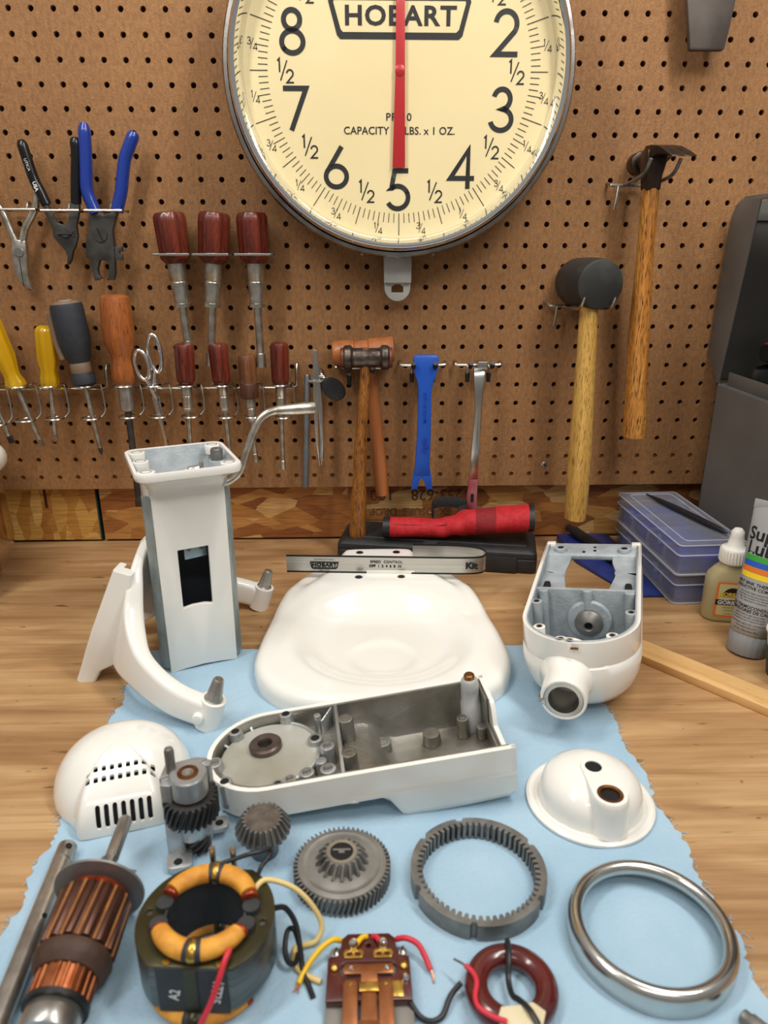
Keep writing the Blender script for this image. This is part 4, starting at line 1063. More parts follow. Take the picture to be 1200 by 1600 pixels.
# ------------------------------------------------------------------ base plate
def base_plate():
    half = [(0, -42.6), (5, -42.3), (9, -41.0), (11.6, -38.6), (12.9, -35.2), (12.95, -31.5), (12.5, -27), (11.6, -22.5), (10.4, -18.4), (8.2, -14.6), (5.6, -11.6), (4.5, -10.2), (3.4, -9.7), (0, -9.6)]
    H = spline(half, 5)
    O = [(p.x, p.y) for p in H] + [(-p.x, p.y) for p in H[-2:0:-1]]
    n = len(O); c = (0, -27.5)
    def height(x, y, t):
        k = min(1, max(0, (y + 26.5) / 6.3)); back = k * k * (3 - 2 * k)
        hgt = 2.1 + 1.5 * back
        r = math.hypot(x / 8.9, (y + 30.5) / 8.6)
        d = 1 - min(1, max(0, (r - .72) / .42)); d = d * d * (3 - 2 * d)
        r2 = math.hypot(x / 3.3, (y + 33) / 3.0); d2 = 1 - min(1, max(0, (r2 - .85) / .3)); d2 = d2 * d2 * (3 - 2 * d2)
        sh = 0
        if y > -24:                           # raised tongue in the middle, lower shoulders
            e = abs(x) - (4.2 + max(0, (-14 - y)) * .55)
            sh = -.75 * min(1, max(0, e / 1.2)) * min(1, max(0, (y + 24) / 5))
        return hgt - 1.15 * d - .25 * d2 + sh
    b = MB(); rings = []
    rad = 1.3
    for k in range(6):                        # rounded skirt
        a = PI / 2 * k / 5; ring = []
        for x, y in O:
            d = math.hypot(x - c[0], y - c[1]); q = 1 - rad * (1 - math.cos(a)) / d * .9
            X, Y = c[0] + (x - c[0]) * q, c[1] + (y - c[1]) * q
            hh = height(X, Y, 1); ring.append((X, Y, hh - rad * .9 + rad * .9 * math.sin(a) if k else .04))
        rings.append(ring)
        if k == 0: rings.append([(x, y, max(.25, height(x, y, 1) - rad * .9)) for x, y in O])
    inner = [(p[0], p[1]) for p in rings[-1]]
    for i in range(1, 30):
        u = 1 - i / 30
        rings.append([(c[0] + (x - c[0]) * u, c[1] + (y - c[1]) * u, height(c[0] + (x - c[0]) * u, c[1] + (y - c[1]) * u, u)) for x, y in inner])
    b.loft(rings); return b


t = thing('mixer_base', 'wide white enamelled mixer base plate with a dished centre and screw holes', 'mixer base', xf((1.75, -27, 0)))
bp_ = base_plate().build('base_casting', ENAMEL, t, 0, smooth=60, mtx=Matrix.Translation((0, 27 * S, 0)))
for x, y in ((-2.4, -11.7), (2.35, -11.7), (-2.5, -19.2), (2.6, -19.2)):
    b = MB(); b.lathe([(0, 2.9), (.33, 2.9), (.36, 3.62), (.48, 3.64), (.5, 3.6), (.5, 2.7), (0, 2.7)], 20); h_ = b.build('screw_hole', BRASS if x > 0 else STEEL_D, t, mtx=Matrix.Translation((x * S, (y + 27) * S, 0)))
    b = MB(); b.lathe([(0, 3.5), (.36, 3.5), (.36, 3.645), (0, 3.645)], 16); b.build('hole_shade', VOID, h_)  # flush black disc painted as the shade of an uncut hole

# ------------------------------------------------------------------ trim band
t = thing('trim_band', 'brushed aluminium trim band with speed control lettering, standing on the white base', 'trim band', xf((2.8, -18.2, 3.62), -3.2))
BRUSH = M('brushed_aluminium', (206, 204, 198), (188, 186, 180), rough=.3, metal=.9, scale=60, stretch=(.05, 1, 12))
outl = [(-12.3, 0), (-6, -.05), (0, -.1), (6, -.15), (9.5, -.1), (11.2, .25), (11.9, 1.2), (11.75, 2.4), (10.6, 3.3), (8, 3.8), (3, 3.9)]
Cp = spline([(p[0], p[1], 0) for p in outl], 6)
def band(z0, z1, th, off=0.0):
    b = MB(); rings = []
    for i, q in enumerate(Cp):
        tn = (Cp[min(i + 1, len(Cp) - 1)] - Cp[max(i - 1, 0)]).normalized(); n = Vector((tn.y, -tn.x, 0))
        p0 = q + n * off; p1 = q - n * th
        rings.append([(p0.x, p0.y, z0), (p0.x, p0.y, z1), (p1.x, p1.y, z1), (p1.x, p1.y, z0)])
    b.loft(rings); return b
st = band(0, 2.25, .07).build('strip', BRUSH, t)
band(2.06, 2.27, .08, .012).build('edge_line', INK, t); band(-.02, .2, .08, .012).build('edge_line', INK, t)
b = MB(lm((0, -.1, 0)) @ WALLROT)
b.prism([(-9.45, 1.42), (-5.95, 1.42), (-6.1, .7), (-6.3, .5), (-9.1, .5), (-9.3, .7)], .03, .05, [[(-9.3, 1.3), (-6.1, 1.3), (-6.25, .75), (-6.38, .66), (-9.02, .66), (-9.15, .75)]])
b.text('HOBART', .46, (-7.7, 1.0), thick=.05, xs=1.15, bold=.03, spacing=1.05)
b.text('KITCHENAID DIVISION', .17, (-7.7, 1.72), thick=.05); b.text('TROY OHIO', .17, (-7.7, .32), thick=.05)
b.build('maker_badge', INK, st)
b = MB(lm((0, -.1, 0)) @ WALLROT)
b.text('SPEED  CONTROL', .33, (-.2, 1.5), thick=.05, bold=.012, spacing=1.08); b.text('OFF  1  2  4  6  8  10', .33, (-.35, .95), thick=.05, bold=.02)
b.build('speed_lettering', INK, st)
b = MB(lm((0, -.1, 0)) @ WALLROT)
b.text('Kit', .8, (10.05, 1.1), thick=.06, xs=1.1, bold=.06)
b.build('name_lettering', INK, st)
b = MB(); b.box((-2.6, -.14, -.02), (3.2, -.09, .42)); b.build('notch_tab', ENAMEL, st, .02)

# ------------------------------------------------------------------ motor head housing
r_ = Vector((.93, -.346, .115))
t = thing('motor_head', 'white mixer motor head housing lying upside down and open, round hub facing the camera', 'mixer head', axes((18.35, -43.1, 8.1), r_, (-.115, .04, .99)))
def uplan(w_, f0, y1, z, n=22, sq=1.0):
    """U outline: open at the back (y1), round nose reaching f0"""
    R = w_ * sq; p = [(-w_, y1, z), (-w_, y1 * .6 + (f0 + R) * .4, z), (-w_, y1 * .25 + (f0 + R) * .75, z)]
    p += [(-w_ * math.cos(PI * i / n), f0 + R - R * math.sin(PI * i / n), z) for i in range(n + 1)]
    p += [(w_, y1 * .25 + (f0 + R) * .75, z), (w_, y1 * .6 + (f0 + R) * .4, z), (w_, y1, z)]
    return p
L_ = 24.4
outer = [uplan(5.35, 0, L_, 0), uplan(5.38, -.02, L_, -2.3), uplan(5.3, .04, L_, -2.45), uplan(5.42, -.12, L_, -2.6), uplan(5.5, -.2, L_, -3.4), uplan(5.35, -.05, L_, -4.6), uplan(4.95, .4, L_, -5.8), uplan(4.2, 1.3, L_, -6.9), uplan(3.1, 2.6, L_, -7.6), uplan(1.6, 4.4, L_, -7.95), uplan(.3, 6.2, L_, -8.0)]
inner = [uplan(.3, 6.2, L_, -7.5), uplan(2.8, 3.0, L_, -7.1), uplan(4.2, 1.5, L_, -6.2), uplan(4.75, .7, L_, -5), uplan(4.85, .5, L_, -3), uplan(4.88, .46, L_, 0)]
b = MB(); b.loft(outer, False); k0 = uplan(5.35, 0, L_, 0); n0 = len(k0)
b.loft([uplan(4.95, .4, L_, 0), uplan(5.35, 0, L_, 0)], False)
shell = b.build('outer_shell', ENAMEL, t, 0, smooth=40)
b = MB(); b.loft(inner, False); b.loft([uplan(4.88, .46, L_, 0), uplan(4.95, .4, L_, 0)], False)
ins = b.build('inner_casting', CAST, t, 0, smooth=40)
md = ins.modifiers.new('thick', 'SOLIDIFY'); md.thickness = .0012; md.offset = 0
md = shell.modifiers.new('thick', 'SOLIDIFY'); md.thickness = .0025; md.offset = -1
# cross partition with the bearing seat
b = MB(lm((0, 11.4, 0)) @ WALLROT); b.prism([(-4.85, -.1), (4.85, -.1), (4.85, -5.2), (4.1, -6.4), (2.6, -7.2), (-2.6, -7.2), (-4.1, -6.4), (-4.85, -5.2)], -.5, 0); b.build('partition', CAST, t, .1)
b = MB()
for x, y, r in ((-4.1, 11.0, .45), (.2, 11.3, .5), (4.3, 11.0, .5)): b.cyl((x, y, -5.6 if x else -4), (x, y, -.08), r, r, 18)
b.build('partition_rib', CAST, t, .05)
b = MB(); b.cyl((.35, 10.9, -3.4), (.35, 11.3, -3.4), 2.1, 2.3, 32); b.build('bearing_boss', CAST, t, .12)
b = MB(lm((.35, 10.9, -3.4)) @ WALLROT); b.lathe([(0, .1), (1.38, .1), (1.42, .5), (1.34, .6), (.6, 1.15), (.5, 1.18), (.42, 1.12), (.42, .7), (0, .7)], 40); cone = b.build('pinion_cone', STEEL_D, t, smooth=20)
b = MB(lm((.35, 10.9, -3.4)) @ WALLROT); b.lathe([(0, .72), (.38, .72), (.38, .78), (0, .78)], 20); b.build('cone_bore', VOID, cone)
for x, y, d in ((-4.45, 8.2, 4), (-3.5, 2.9, 3), (-1.35, .75, 2), (-.55, .55, 2), (3.0, 1.9, 3), (4.5, 6.6, 4)):
    b = MB(); b.cyl((x, y, -d), (x, y, -.0), .52, .55, 20); bo = b.build('screw_boss', ENAMEL if y < 4 else CAST, t, .05)
    b = MB(); b.lathe([(0, -.4), (.22, -.4), (.24, .02), (.3, .03), (.3, .0), (.2, -.5), (0, -.5)], 16); b.build('threaded_hole', BRONZE, bo, mtx=Matrix.Translation((x * S, y * S, 0)))
    b = MB(); b.lathe([(0, -.2), (.21, -.2), (.21, .015), (0, .015)], 14); b.build('hole_shade', VOID, bo, mtx=Matrix.Translation((x * S, y * S, 0)))
# rear frame: ragged bulkhead with a big opening and the bar across the end
b = MB(lm((0, 14.3, 0)) @ WALLROT); b.prism([(-4.8, -1.2), (-3.6, -1.0), (-3.2, -2.0), (-1.9, -3.0), (-1.6, -4.2), (1.5, -4.2), (2.0, -3.0), (3.2, -1.5), (3.7, -.8), (4.8, -1.0), (4.8, -5.6), (3.6, -6.6), (-3.6, -6.6), (-4.8, -5.6)], -.4, 0); b.build('motor_bulkhead', CAST, t, .1)
b = MB(); b.loft([[(-4.9, y, -.9), (4.9, y, -.9), (4.9, y, z), (-4.9, y, z)] for y, z in ((21.2, -.35), (21.6, -.2), (24.4, -.1))]); b.build('rear_bar', CAST, t, .12)
for s in (-1, 1):
    b = MB(); b.loft([[(s * 4.9, y, -1.0), (s * x, y, -1.0), (s * x, y, z), (s * 4.9, y, z)] for y, x, z in ((13.0, 1.9, -1.6), (14, 2.2, -1.4), (16, 2.5, -1.2), (18, 2.7, -1.0), (20, 2.3, -.7), (21.5, 2.2, -.4))]); b.build('side_ledge', CAST, t, .12)
    b = MB(); b.cyl((s * 3.5, 22.2, -.6), (s * 3.5, 22.2, .2), .8, .7, 22); bo = b.build('rear_boss', CAST, t, .08)
    b = MB(); b.lathe([(0, .15), (.32, .15), (.36, .22), (0, .22)], 16); b.build('hole_shade', VOID, bo, mtx=Matrix.Translation((s * 3.5 * S, 22.2 * S, 0)))
    b = MB(); b.box((s * 4.75 - .5, 23.5, -1.4), (s * 4.75 + .5, 24.4, .15)); b.build('corner_lug', ENAMEL, t, .1)
    b = MB(); b.box((s * 4.1 - .35, 12.4, -1.4), (s * 4.1 + .35, 14.2, -.4)); b.build('side_slot_shade', VOID, t, .25)  # solid black block added as the shade of a slot
for x, y in ((.3, 22.2), (.25, 23.2), (-.9, 21.8)):
    b = MB(); b.lathe([(0, -.2), (.17, -.2), (.17, -.08), (0, -.08)], 12); b.build('bar_hole', VOID, t, mtx=Matrix.Translation((x * S, y * S, -.0)))
# attachment hub
hm = lm((-.85, 0, -3.75)) @ WALLROT
b = MB(hm.copy()); b.lathe([(2.7, -3.0), (2.5, -.6), (2.15, .3), (2.0, 1.2), (1.98, 3.1), (1.88, 3.25), (1.7, 3.25), (1.68, 3.0), (1.68, -1.5), (2.4, -2.8)], 48, closed=True); hub = b.build('hub_socket', ENAMEL, t)
b = MB(hm.copy()); b.lathe([(1.25, 3.0), (1.3, 3.2), (1.64, 3.2), (1.68, 3.0), (1.68, -1.0), (1.25, -1.0)], 48, closed=True); b.build('hub_sleeve', SATIN, t)
b = MB(hm.copy()); b.lathe([(0, -.6), (1.27, -.6), (1.27, -.5), (0, -.5)], 32); b.build('hub_bore', STEEL_B, t)
b = MB(hm.copy()); b.box((-2.12, -.55, 2.3), (-1.5, .1, 3.3)); b.build('hub_notch', SATIN, t, .1)
b = MB(lm((-.1, -.35, -.45), 0, 0, 0)); b.box((-.35, 0, 0), (.35, .3, .12)); b.build('front_slot', BRONZE, t, .05)

# ------------------------------------------------------------------ gearcase (lower housing)
u_ = Vector((math.cos(math.radians(6)) ** 2, math.sin(math.radians(6)) * math.cos(math.radians(6)), math.sin(math.radians(6))))
t = thing('gearcase', 'long white lower mixer housing with bare metal inside, open side up, mid towel', 'gearcase', axes((-2.2, -50.2, 4.25), u_, (0, 0, 1)))
def outline(k, xr):
    return [(xr, -4.95 + k), (0, -4.8 + k)] + [(-5.6 + (4.8 - k) * math.cos(math.radians(a)), (4.8 - k) * math.sin(math.radians(a))) for a in range(270, 89, -9)] + [(0, 4.8 - k), (xr, 4.95 - k)]
b = MB(); o_ = outline(0, 12.95); i_ = outline(.4, 12.95)
for j in range(len(o_) - 1):                  # rim wall, one run round the nose
    (x0, y0), (x1, y1) = o_[j], o_[j + 1]; (a0, c0), (a1, c1) = i_[j], i_[j + 1]
    b.add([(x0, y0, -2.5), (x1, y1, -2.5), (a1, c1, -2.5), (a0, c0, -2.5), (x0, y0, 0), (x1, y1, 0), (a1, c1, 0), (a0, c0, 0)], [(0, 1, 5, 4), (4, 5, 6, 7), (2, 3, 7, 6), (0, 3, 2, 1)] + ([(0, 4, 7, 3)] if j == 0 else []) + ([(1, 2, 6, 5)] if j == len(o_) - 2 else []))
U = []
for x, bz, hw in ((.6, -2.45, 4.85), (1.8, -2.5, 4.85), (2.6, -2.7, 4.85), (3.2, -3.2, 4.82), (3.6, -3.9, 4.8), (4.0, -4.6, 4.78), (4.5, -4.98, 4.75), (9, -5.0, 4.7), (12.4, -4.95, 4.6), (12.95, -4.7, 4.5)):
    hz = bz + .5
    U.append([(x, -4.95, -2.1), (x, -4.93, -2.4), (x, -4.9 + (4.9 - hw) * .7, max(hz, -4.2) if hz < -2.5 else -2.42), (x, -hw + .15, bz + .12 if bz < -2.6 else -2.44), (x, -hw + .3, bz), (x, 0, bz), (x, hw - .3, bz), (x, hw - .15, bz + .12 if bz < -2.6 else -2.44), (x, 4.9 - (4.9 - hw) * .7, max(hz, -4.2) if hz < -2.5 else -2.42), (x, 4.93, -2.4), (x, 4.95, -2.1)])
b.loft(U, False)
b.add([(12.95, p[1], p[2]) for p in U[-1]], [tuple(range(len(U[-1])))])
b.prism(outline(.05, .8), -2.55, -2.4)
b.cyl((-5.6, 0, -2.45), (-5.6, 0, -3.1), 3.6, 3.5, 48)
b.box((-9.6, -2.6, -3.0), (-8.6, 2.4, -2.4)); b.box((-7.2, -4.2, -3.1), (-5.4, -3.6, -2.4))
YZ = Matrix(((0, 0, 1, 0), (1, 0, 0, 0), (0, 1, 0, 0), (0, 0, 0, 1)))     # prism xy -> yz, z -> x
b.at(YZ.copy()); b.prism([(-4.95, -2.1), (-4.4, -4.4), (4.3, -4.4), (4.95, -2.1), (4.95, 0), (1.2, 0), (.7, -.5), (.3, -1.9), (-2.9, -2.0), (-3.1, -1.2), (-3.5, -2.4), (-3.8, -.9), (-4.1, -2.2), (-4.5, 0), (-4.95, 0)], 12.6, 12.96)
b.build('housing', ENAMEL, t, 0, smooth=40)
b = MB()
li = outline(.42, 12.55); l2 = outline(.62, 12.55)
b.prism(li + l2[::-1], -2.4, -.06)
b.loft([[(x, -4.5, -.1), (x, -4.4, z + .5), (x, -4.1, z), (x, 0, z), (x, 4.1, z), (x, 4.4, z + .5), (x, 4.5, -.1), (x, 4.3, -.1), (x, 4.2, z + .62), (x, 3.95, z + .14), (x, 0, z + .14), (x, -3.95, z + .14), (x, -4.2, z + .62), (x, -4.3, -.1)] for x, z in ((.3, -2.2), (1.2, -2.2), (2.2, -2.3), (2.8, -2.6), (3.3, -3.1), (3.9, -3.9), (4.6, -4.25), (12.4, -4.25))])
b.box((12.3, -4.3, -4.1), (12.5, 4.3, -2.4)); b.box((12.3, 1.6, -2.5), (12.5, 4.3, -.1))
b.prism(outline(.45, .1), -2.38, -1.75)
lin_ = b.build('cast_lining', ALU, t, 0, smooth=35)
b = MB(); b.loft([[(-.18, y, -2.2), (.18, y, -2.2), (.14, y, z), (-.14, y, z)] for y, z in ((-4.6, -.05), (4.6, -.05))]); b.loft([[(-.16, y, -2.3), (.16, y, -2.3), (.16, y, -2), (-.16, y, -2)] for y in (-4.3, 4.3)])
b.loft([[(-.3, 4.4, -2), (-.3, 4.4, -.1), (-.1, 4.5, -.1), (-.1, 4.5, -2)], [(-1.4, 3.0, -2), (-1.4, 3.0, -.5), (-1.2, 3.0, -.5), (-1.2, 3.0, -2)]])
b.build('partition', ALU_L, t, .06)
DISC = M('greasy_disc', (194, 194, 186), (160, 156, 138), rough=.42, metal=.4, scale=14, lo=.4, hi=.7)
b = MB(); b.lathe([(0, -.68), (3.75, -.72), (3.9, -.85), (3.95, -2), (0, -2)], 64); pl = b.build('gear_disc', DISC, t, mtx=Matrix.Translation((-5.65 * S, .15 * S, 0)))
b = MB(); b.lathe([(.55, -.8), (1.3, -.8), (1.3, -.3), (1.15, -.16), (.62, -.16), (.55, -.25)], 40, closed=True); be = b.build('bearing', M('oiled_iron', (112, 98, 90), (90, 76, 70), rough=.4, metal=.7, scale=60), t, .0, mtx=Matrix.Translation((-5.9 * S, 1.0 * S, 0)))
b = MB(); b.lathe([(0, -.7), (.56, -.7), (.56, -.65), (0, -.65)], 28); b.build('bearing_bore', VOID, be)
for a in (112, 150, 215, 243):
    c_, s_ = math.cos(math.radians(a)), math.sin(math.radians(a)); b = MB(); b.cyl((-5.6 + 3.85 * c_, 3.85 * s_, -.85), (-5.6 + 4.4 * c_, 4.4 * s_, -.6), .14, .2, 8); b.build('disc_rib', ALU_L, t)
for a0, a1 in ((15, 75), (-70, 12)):
    b = MB(); b.tube([(-5.7 + 4.05 * math.cos(math.radians(q)), .3 + 3.9 * math.sin(math.radians(q)), -.85 if a0 > 0 else -.95) for q in range(a0, a1, 6)], .2, 8); b.build('curved_rib', ALU_L, t)
for x, y, z, r, hole in ((-4.2, 4.15, 0, .58, 1), (-8.35, 2.9, 0, .58, 1), (-9.75, -.6, 0, .62, 2), (-8.8, -3.0, 0, .58, 1), (-4.9, -3.85, -.35, .5, 1), (-4.0, -3.6, -.3, .5, 3), (-2.7, -3.3, -.2, .58, 2), (-1.1, -3.3, -.2, .62, 3), (-1.0, -.6, -.25, .58, 3), (-1.9, .6, -.25, .6, 1), (-1.6, 3.4, -.1, .3, 0), (-1.6, -1.9, -.5, .45, 0)):
    b = MB(); b.cyl((x, y, -2.1), (x, y, z - .02), r * 1.08, r, 22); bo = b.build('screw_boss', ALU_L, t, .07)
    if hole:
        b = MB(); b.lathe([(0, z - .1), (r * .58, z - .1), (r * .58, z + .004), (0, z + .004)] if hole == 1 else [(0, z - .1), (r * .55, z - .1), (r * .6, z + .02), (r * .45, z + .06), (0, z - .02)], 18)
        b.build('threaded_hole', VOID if hole == 1 else STEEL_D, bo, mtx=Matrix.Translation((x * S, y * S, 0)))  # black discs here stand for the shade down each open hole
for x, y, z0, z1, r, hole in ((.7, 2.2, -3.2, -.05, .62, 3), (.6, -2.1, -3.2, -.05, .62, 3), (3.5, 2.2, -4.1, -3.0, .68, 3), (7.7, 2.4, -4.1, -3.1, .72, 0), (10.5, 2.6, -4.1, -2.3, .5, 1), (1.9, -1.3, -3.0, -2.3, .5, 0), (12.0, 2.0, -4.1, -3.0, .45, 0)):
    b = MB(); b.cyl((x, y, z0), (x, y, z1), r * 1.12, r, 22); b.box((x - .12, y, z0), (x + .12, y + r * 1.7, z1 - .5)) if z1 < -1 else None
    bo = b.build('inner_post', ALU, t, .06)
    if hole:
        b = MB(); b.lathe([(0, z1 - .3), (r * .5, z1 - .3), (r * .55, z1 + .005), (r * .68, z1 + .01), (r * .7, z1 - .1), (0, z1 - .35)], 18); b.build('threaded_hole', VOID if hole == 1 else STEEL_D, bo, mtx=Matrix.Translation((x * S, y * S, 0)))
b = MB(); b.lathe([(0, -4.1), (.95, -4.1), (.9, -1.5), (.82, -1.4), (.78, -.2), (.72, .65), (.62, .8), (0, .8)], 28); po = b.build('tall_post', M('pale_casting', (200, 202, 200), (182, 184, 182), rough=.45, metal=.3, scale=40), t, mtx=Matrix.Translation((11.55 * S, 3.6 * S, 0)))
b = MB(); b.lathe([(0, .75), (.45, .75), (.45, 1.15), (.36, 1.25), (0, 1.25)], 20); b.build('dowel_pin', BRONZE, po)

# ------------------------------------------------------------------ planetary cover
t = thing('planetary_cover', 'round white domed cover with a raised lobe holding one black and one bronze hole', 'cover', xf((17.3, -53.3, .08), 6))
st = circ(.95, 18, (0, 0), 0, 180) + circ(1.35, 18, (0.1, -3.2), 180, 360)
b = MB(); b.lathe([(0, .0), (4.65, .0), (4.85, .08), (4.85, .28), (4.65, .38), (4.42, .28), (4.3, .28), (4.2, .4), (3.98, .42), (3.92, .6), (3.88, 1.1), (3.72, 1.75), (3.35, 2.35), (2.7, 2.8), (1.7, 3.1), (.6, 3.18), (0, 3.18)], 72)
b.build('dome', ENAMEL, t, smooth=30)
def stad(r0, r1, z): return [(p[0], p[1], z) for p in circ(r0, 16, (0, 0), 0, 180) + circ(r1, 20, (0.05, -2.95), 180, 360)]
b = MB(); b.loft([stad(1.6, 1.6, .35), stad(1.4, 1.5, .8), stad(1.2, 1.42, 2.2), stad(1.1, 1.36, 2.9), stad(1.0, 1.3, 3.15), stad(.92, 1.24, 3.25)], True, False, False)
b.prism([(p[0], p[1]) for p in stad(.92, 1.24, 0)], 2.9, 3.25, [circ(.64, 24, (0.02, .05)), circ(.95, 28, (.05, -2.95))])
lobe = b.build('lobe', ENAMEL, t, smooth=45)
b = MB(); b.cyl((.02, .05, 3.16), (.02, .05, 3.19), .63, .63, 24); b.build('shaft_hole', VOID, lobe)
b = MB(); b.lathe([(.64, 2.9), (.7, 3.22), (.93, 3.27), (.94, 2.9)], 32, closed=True); be = b.build('bushing', BRONZE, t, mtx=Matrix.Translation((.05 * S, -2.95 * S, 0)))
b = MB(); b.lathe([(0, 2.95), (.68, 2.95), (.68, 3.0), (0, 3.0)], 28); b.build('bushing_bore', VOID, be)
b = MB(); b.lathe([(0, 2.6), (.5, 2.85), (.4, 3.12), (0, 3.2)], 20); b.build('vent_dimple', ENAMEL, t, mtx=Matrix.Translation((-1.3 * S, .15 * S, -.12 * S)))

# ------------------------------------------------------------------ rings and gears
b = MB(xf() ); b.lathe([(4.96, 0), (5.0, .4), (5.02, 1.0), (4.95, 1.35), (4.75, 1.62), (4.5, 1.7), (4.25, 1.6), (4.1, 1.32), (4.1, 1.05), (4.25, .82), (4.5, .78), (4.75, .76), (4.84, .4), (4.84, 0)], 96, closed=True)
o = b.build('drip_ring', SATIN, None, smooth=60); o.matrix_world = xf((17.4, -65.45, .1))
tag(o, 'large polished chrome ring lying at the lower right of the towel', 'chrome ring')

b = MB(); n = 56; po = []
for i in range(240):
    a = 360 * i / 240
    r = 4.55
    for na in (28, 100, 140, 200, 258, 325):
        if abs((a - na + 180) % 360 - 180) < 2.6: r = 4.3
    po.append((r * math.cos(math.radians(a)), r * math.sin(math.radians(a))))
b.prism(po, 0, 1.25, [gear_poly(4.12, 3.78, n)])
o = b.build('ring_gear', STEEL_D, None, 0, smooth=25); o.matrix_world = xf((7.45, -60.7, .1))
tag(o, 'grey steel ring gear with teeth on its inside and notches round its edge', 'ring gear')

t = thing('bevel_gear', 'grey toothed steel gear wheel with a cone of slanted teeth on top', 'gear', xf((-1.75, -60.0, .1)))
b = MB(); N_ = 58
b.loft([[(x, y, z) for x, y in gear_poly(3.3, 3.02, N_, twist=tw)] for z, tw in ((0, 0), (.6, .05), (1.2, .1))]); w_ = b.build('spur_rim', STEEL_D, t, smooth=20)
b = MB(); b.lathe([(2.98, .2), (2.98, 1.24), (2.65, 1.3), (2.45, 1.24), (2.3, 1.26), (1.95, 1.36), (1.4, 1.4), (0, 1.4), (0, .2)], 64); b.build('web_plate', M('grey_gear_steel', (152, 149, 144), (128, 125, 120), rough=.38, metal=.6, scale=50), t, smooth=25)
b = MB(); b.loft([[(x, y, z) for x, y in gear_poly(ro, ri, 18, twist=tw)] for z, ro, ri, tw in ((1.3, 1.8, 1.45, 0), (1.5, 1.8, 1.42, .02), (2.15, 1.28, 1.08, .1))]); cn = b.build('bevel_cone', STEEL_D, t, smooth=20)
b = MB(); b.ring((0, 0, 1.9), (0, 0, 1), 1.02, .78, .32, 32); b.build('hub_rim', STEEL, t); b = MB(); b.cyl((0, 0, 2.1), (0, 0, 2.165), .78, .78, 28); b.build('hub_bore', VOID, t)
b = MB(); b.box((-.2, -.12, 2.165), (.2, .12, 2.19)); b.box((-.62, .1, 2.165), (.6, .25, 2.2)); b.build('key', STEEL_D, t)

t = thing('bevel_pinion', 'dark pinion with slanted teeth standing on its round shank beside the stator', 'pinion', xf((-7.35, -57.6, .1), 10, 5))
b = MB(); b.lathe([(0, 0), (.95, 0), (1.02, .1), (1.02, 1.9), (1.3, 2.1), (0, 2.1)], 36); b.build('shank', M('grey_shank', (128, 130, 132), (112, 114, 116), rough=.36, metal=.8, scale=30), t)
b = MB(); b.loft([[(x, y, z) for x, y in gear_poly(ro, ri, 24, twist=tw)] for z, ro, ri, tw in ((1.7, 1.35, 1.3, 0), (2.15, 1.92, 1.6, 0), (2.4, 1.95, 1.6, 0), (3.3, 1.42, 1.22, .0))]); b.build('toothed_head', STEEL_D, t, smooth=18)
b = MB(); b.cyl((0, 0, 3.2), (0, 0, 3.32), 1.25, 1.2, 40); b.build('top_face', M('pitted_face', (122, 112, 104), (86, 78, 72), rough=.5, metal=.7, scale=90), t)

# ------------------------------------------------------------------ vented end cover
def end_cover():
    half = [(0, 5.3), (1.8, 4.98), (3.5, 3.98), (4.75, 2.35), (5.28, .4), (5.1, -1.5), (4.45, -2.95), (3.75, -3.9), (3.3, -4.7), (3.15, -5.3), (2.95, -5.72), (2.5, -5.85), (1.2, -5.87), (0, -5.87)]
    H = spline([(x, y, 0) for x, y in half], 6)
    O = [(p.x, p.y) for p in H] + [(-p.x, p.y) for p in H[-2:0:-1]]
    b = MB(); ro = []; m = 36; c = (0, -.4); lining = MB()
    for j in range(m + 1):
        f = math.sin(PI / 2 * (1 - j / m)) if j < m else 0.0002
        ring = []
        for x, y in O:
            dx, dy = x - c[0], y - c[1]; d = math.hypot(dx, dy)
            k = min(1, max(0, (-dy / d - .72) / .2)); k = k * k * (3 - 2 * k)
            n = 2.5 + 9 * k; X, Y = c[0] + dx * f, c[1] + dy * f
            T = 4.3 - .36 * max(0, -Y - 1.6) - .02 * Y * Y * (Y < 0)
            z = T * max(0, 1 - f ** n) ** .52
            ring.append((X, Y, max(z, .02)))
        ro.append(ring)
    ri = [[(c[0] + (p[0] - c[0]) * .97, c[1] + (p[1] - c[1]) * .97, max(0.0, p[2] - .13)) for p in r] for r in ro]
    ri[0] = [(p[0], p[1], 0) for p in ri[0]]; ro[0] = [(p[0], p[1], 0.02) for p in ro[0]]
    b.loft(ri[::-1], True, True, False); b.loft(ro, True, False, True)
    b.loft([ri[0], ro[0]], True, False, False)
    lining.loft([[(c[0] + (p[0] - c[0]) * .92, c[1] + (p[1] - c[1]) * .92, max(0.04, p[2] - .5)) for p in r] for r in ro], True, True, True)  # solid inner copy added to darken the vents
    return b, lining


t = thing('end_cover', 'white domed end cover with rows of square vents and slots, left of the towel', 'end cover', xf((-19.55, -49.95, .12), 15))
ec_shell, ec_shade_body = end_cover()
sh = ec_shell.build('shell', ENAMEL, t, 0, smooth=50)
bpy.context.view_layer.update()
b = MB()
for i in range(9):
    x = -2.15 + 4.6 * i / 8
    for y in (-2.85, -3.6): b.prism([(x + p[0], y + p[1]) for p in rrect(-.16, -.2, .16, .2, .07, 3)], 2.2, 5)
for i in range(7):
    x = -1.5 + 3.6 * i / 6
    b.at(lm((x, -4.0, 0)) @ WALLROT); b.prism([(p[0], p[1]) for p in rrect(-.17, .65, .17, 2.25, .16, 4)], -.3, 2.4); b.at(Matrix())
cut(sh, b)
ec_shade_body.build('vent_shade', M('unpainted_vent_shade', (40, 43, 47), rough=.7), t, 0, smooth=60)  # unpainted dark inside as an added solid body, making the vents look shaded

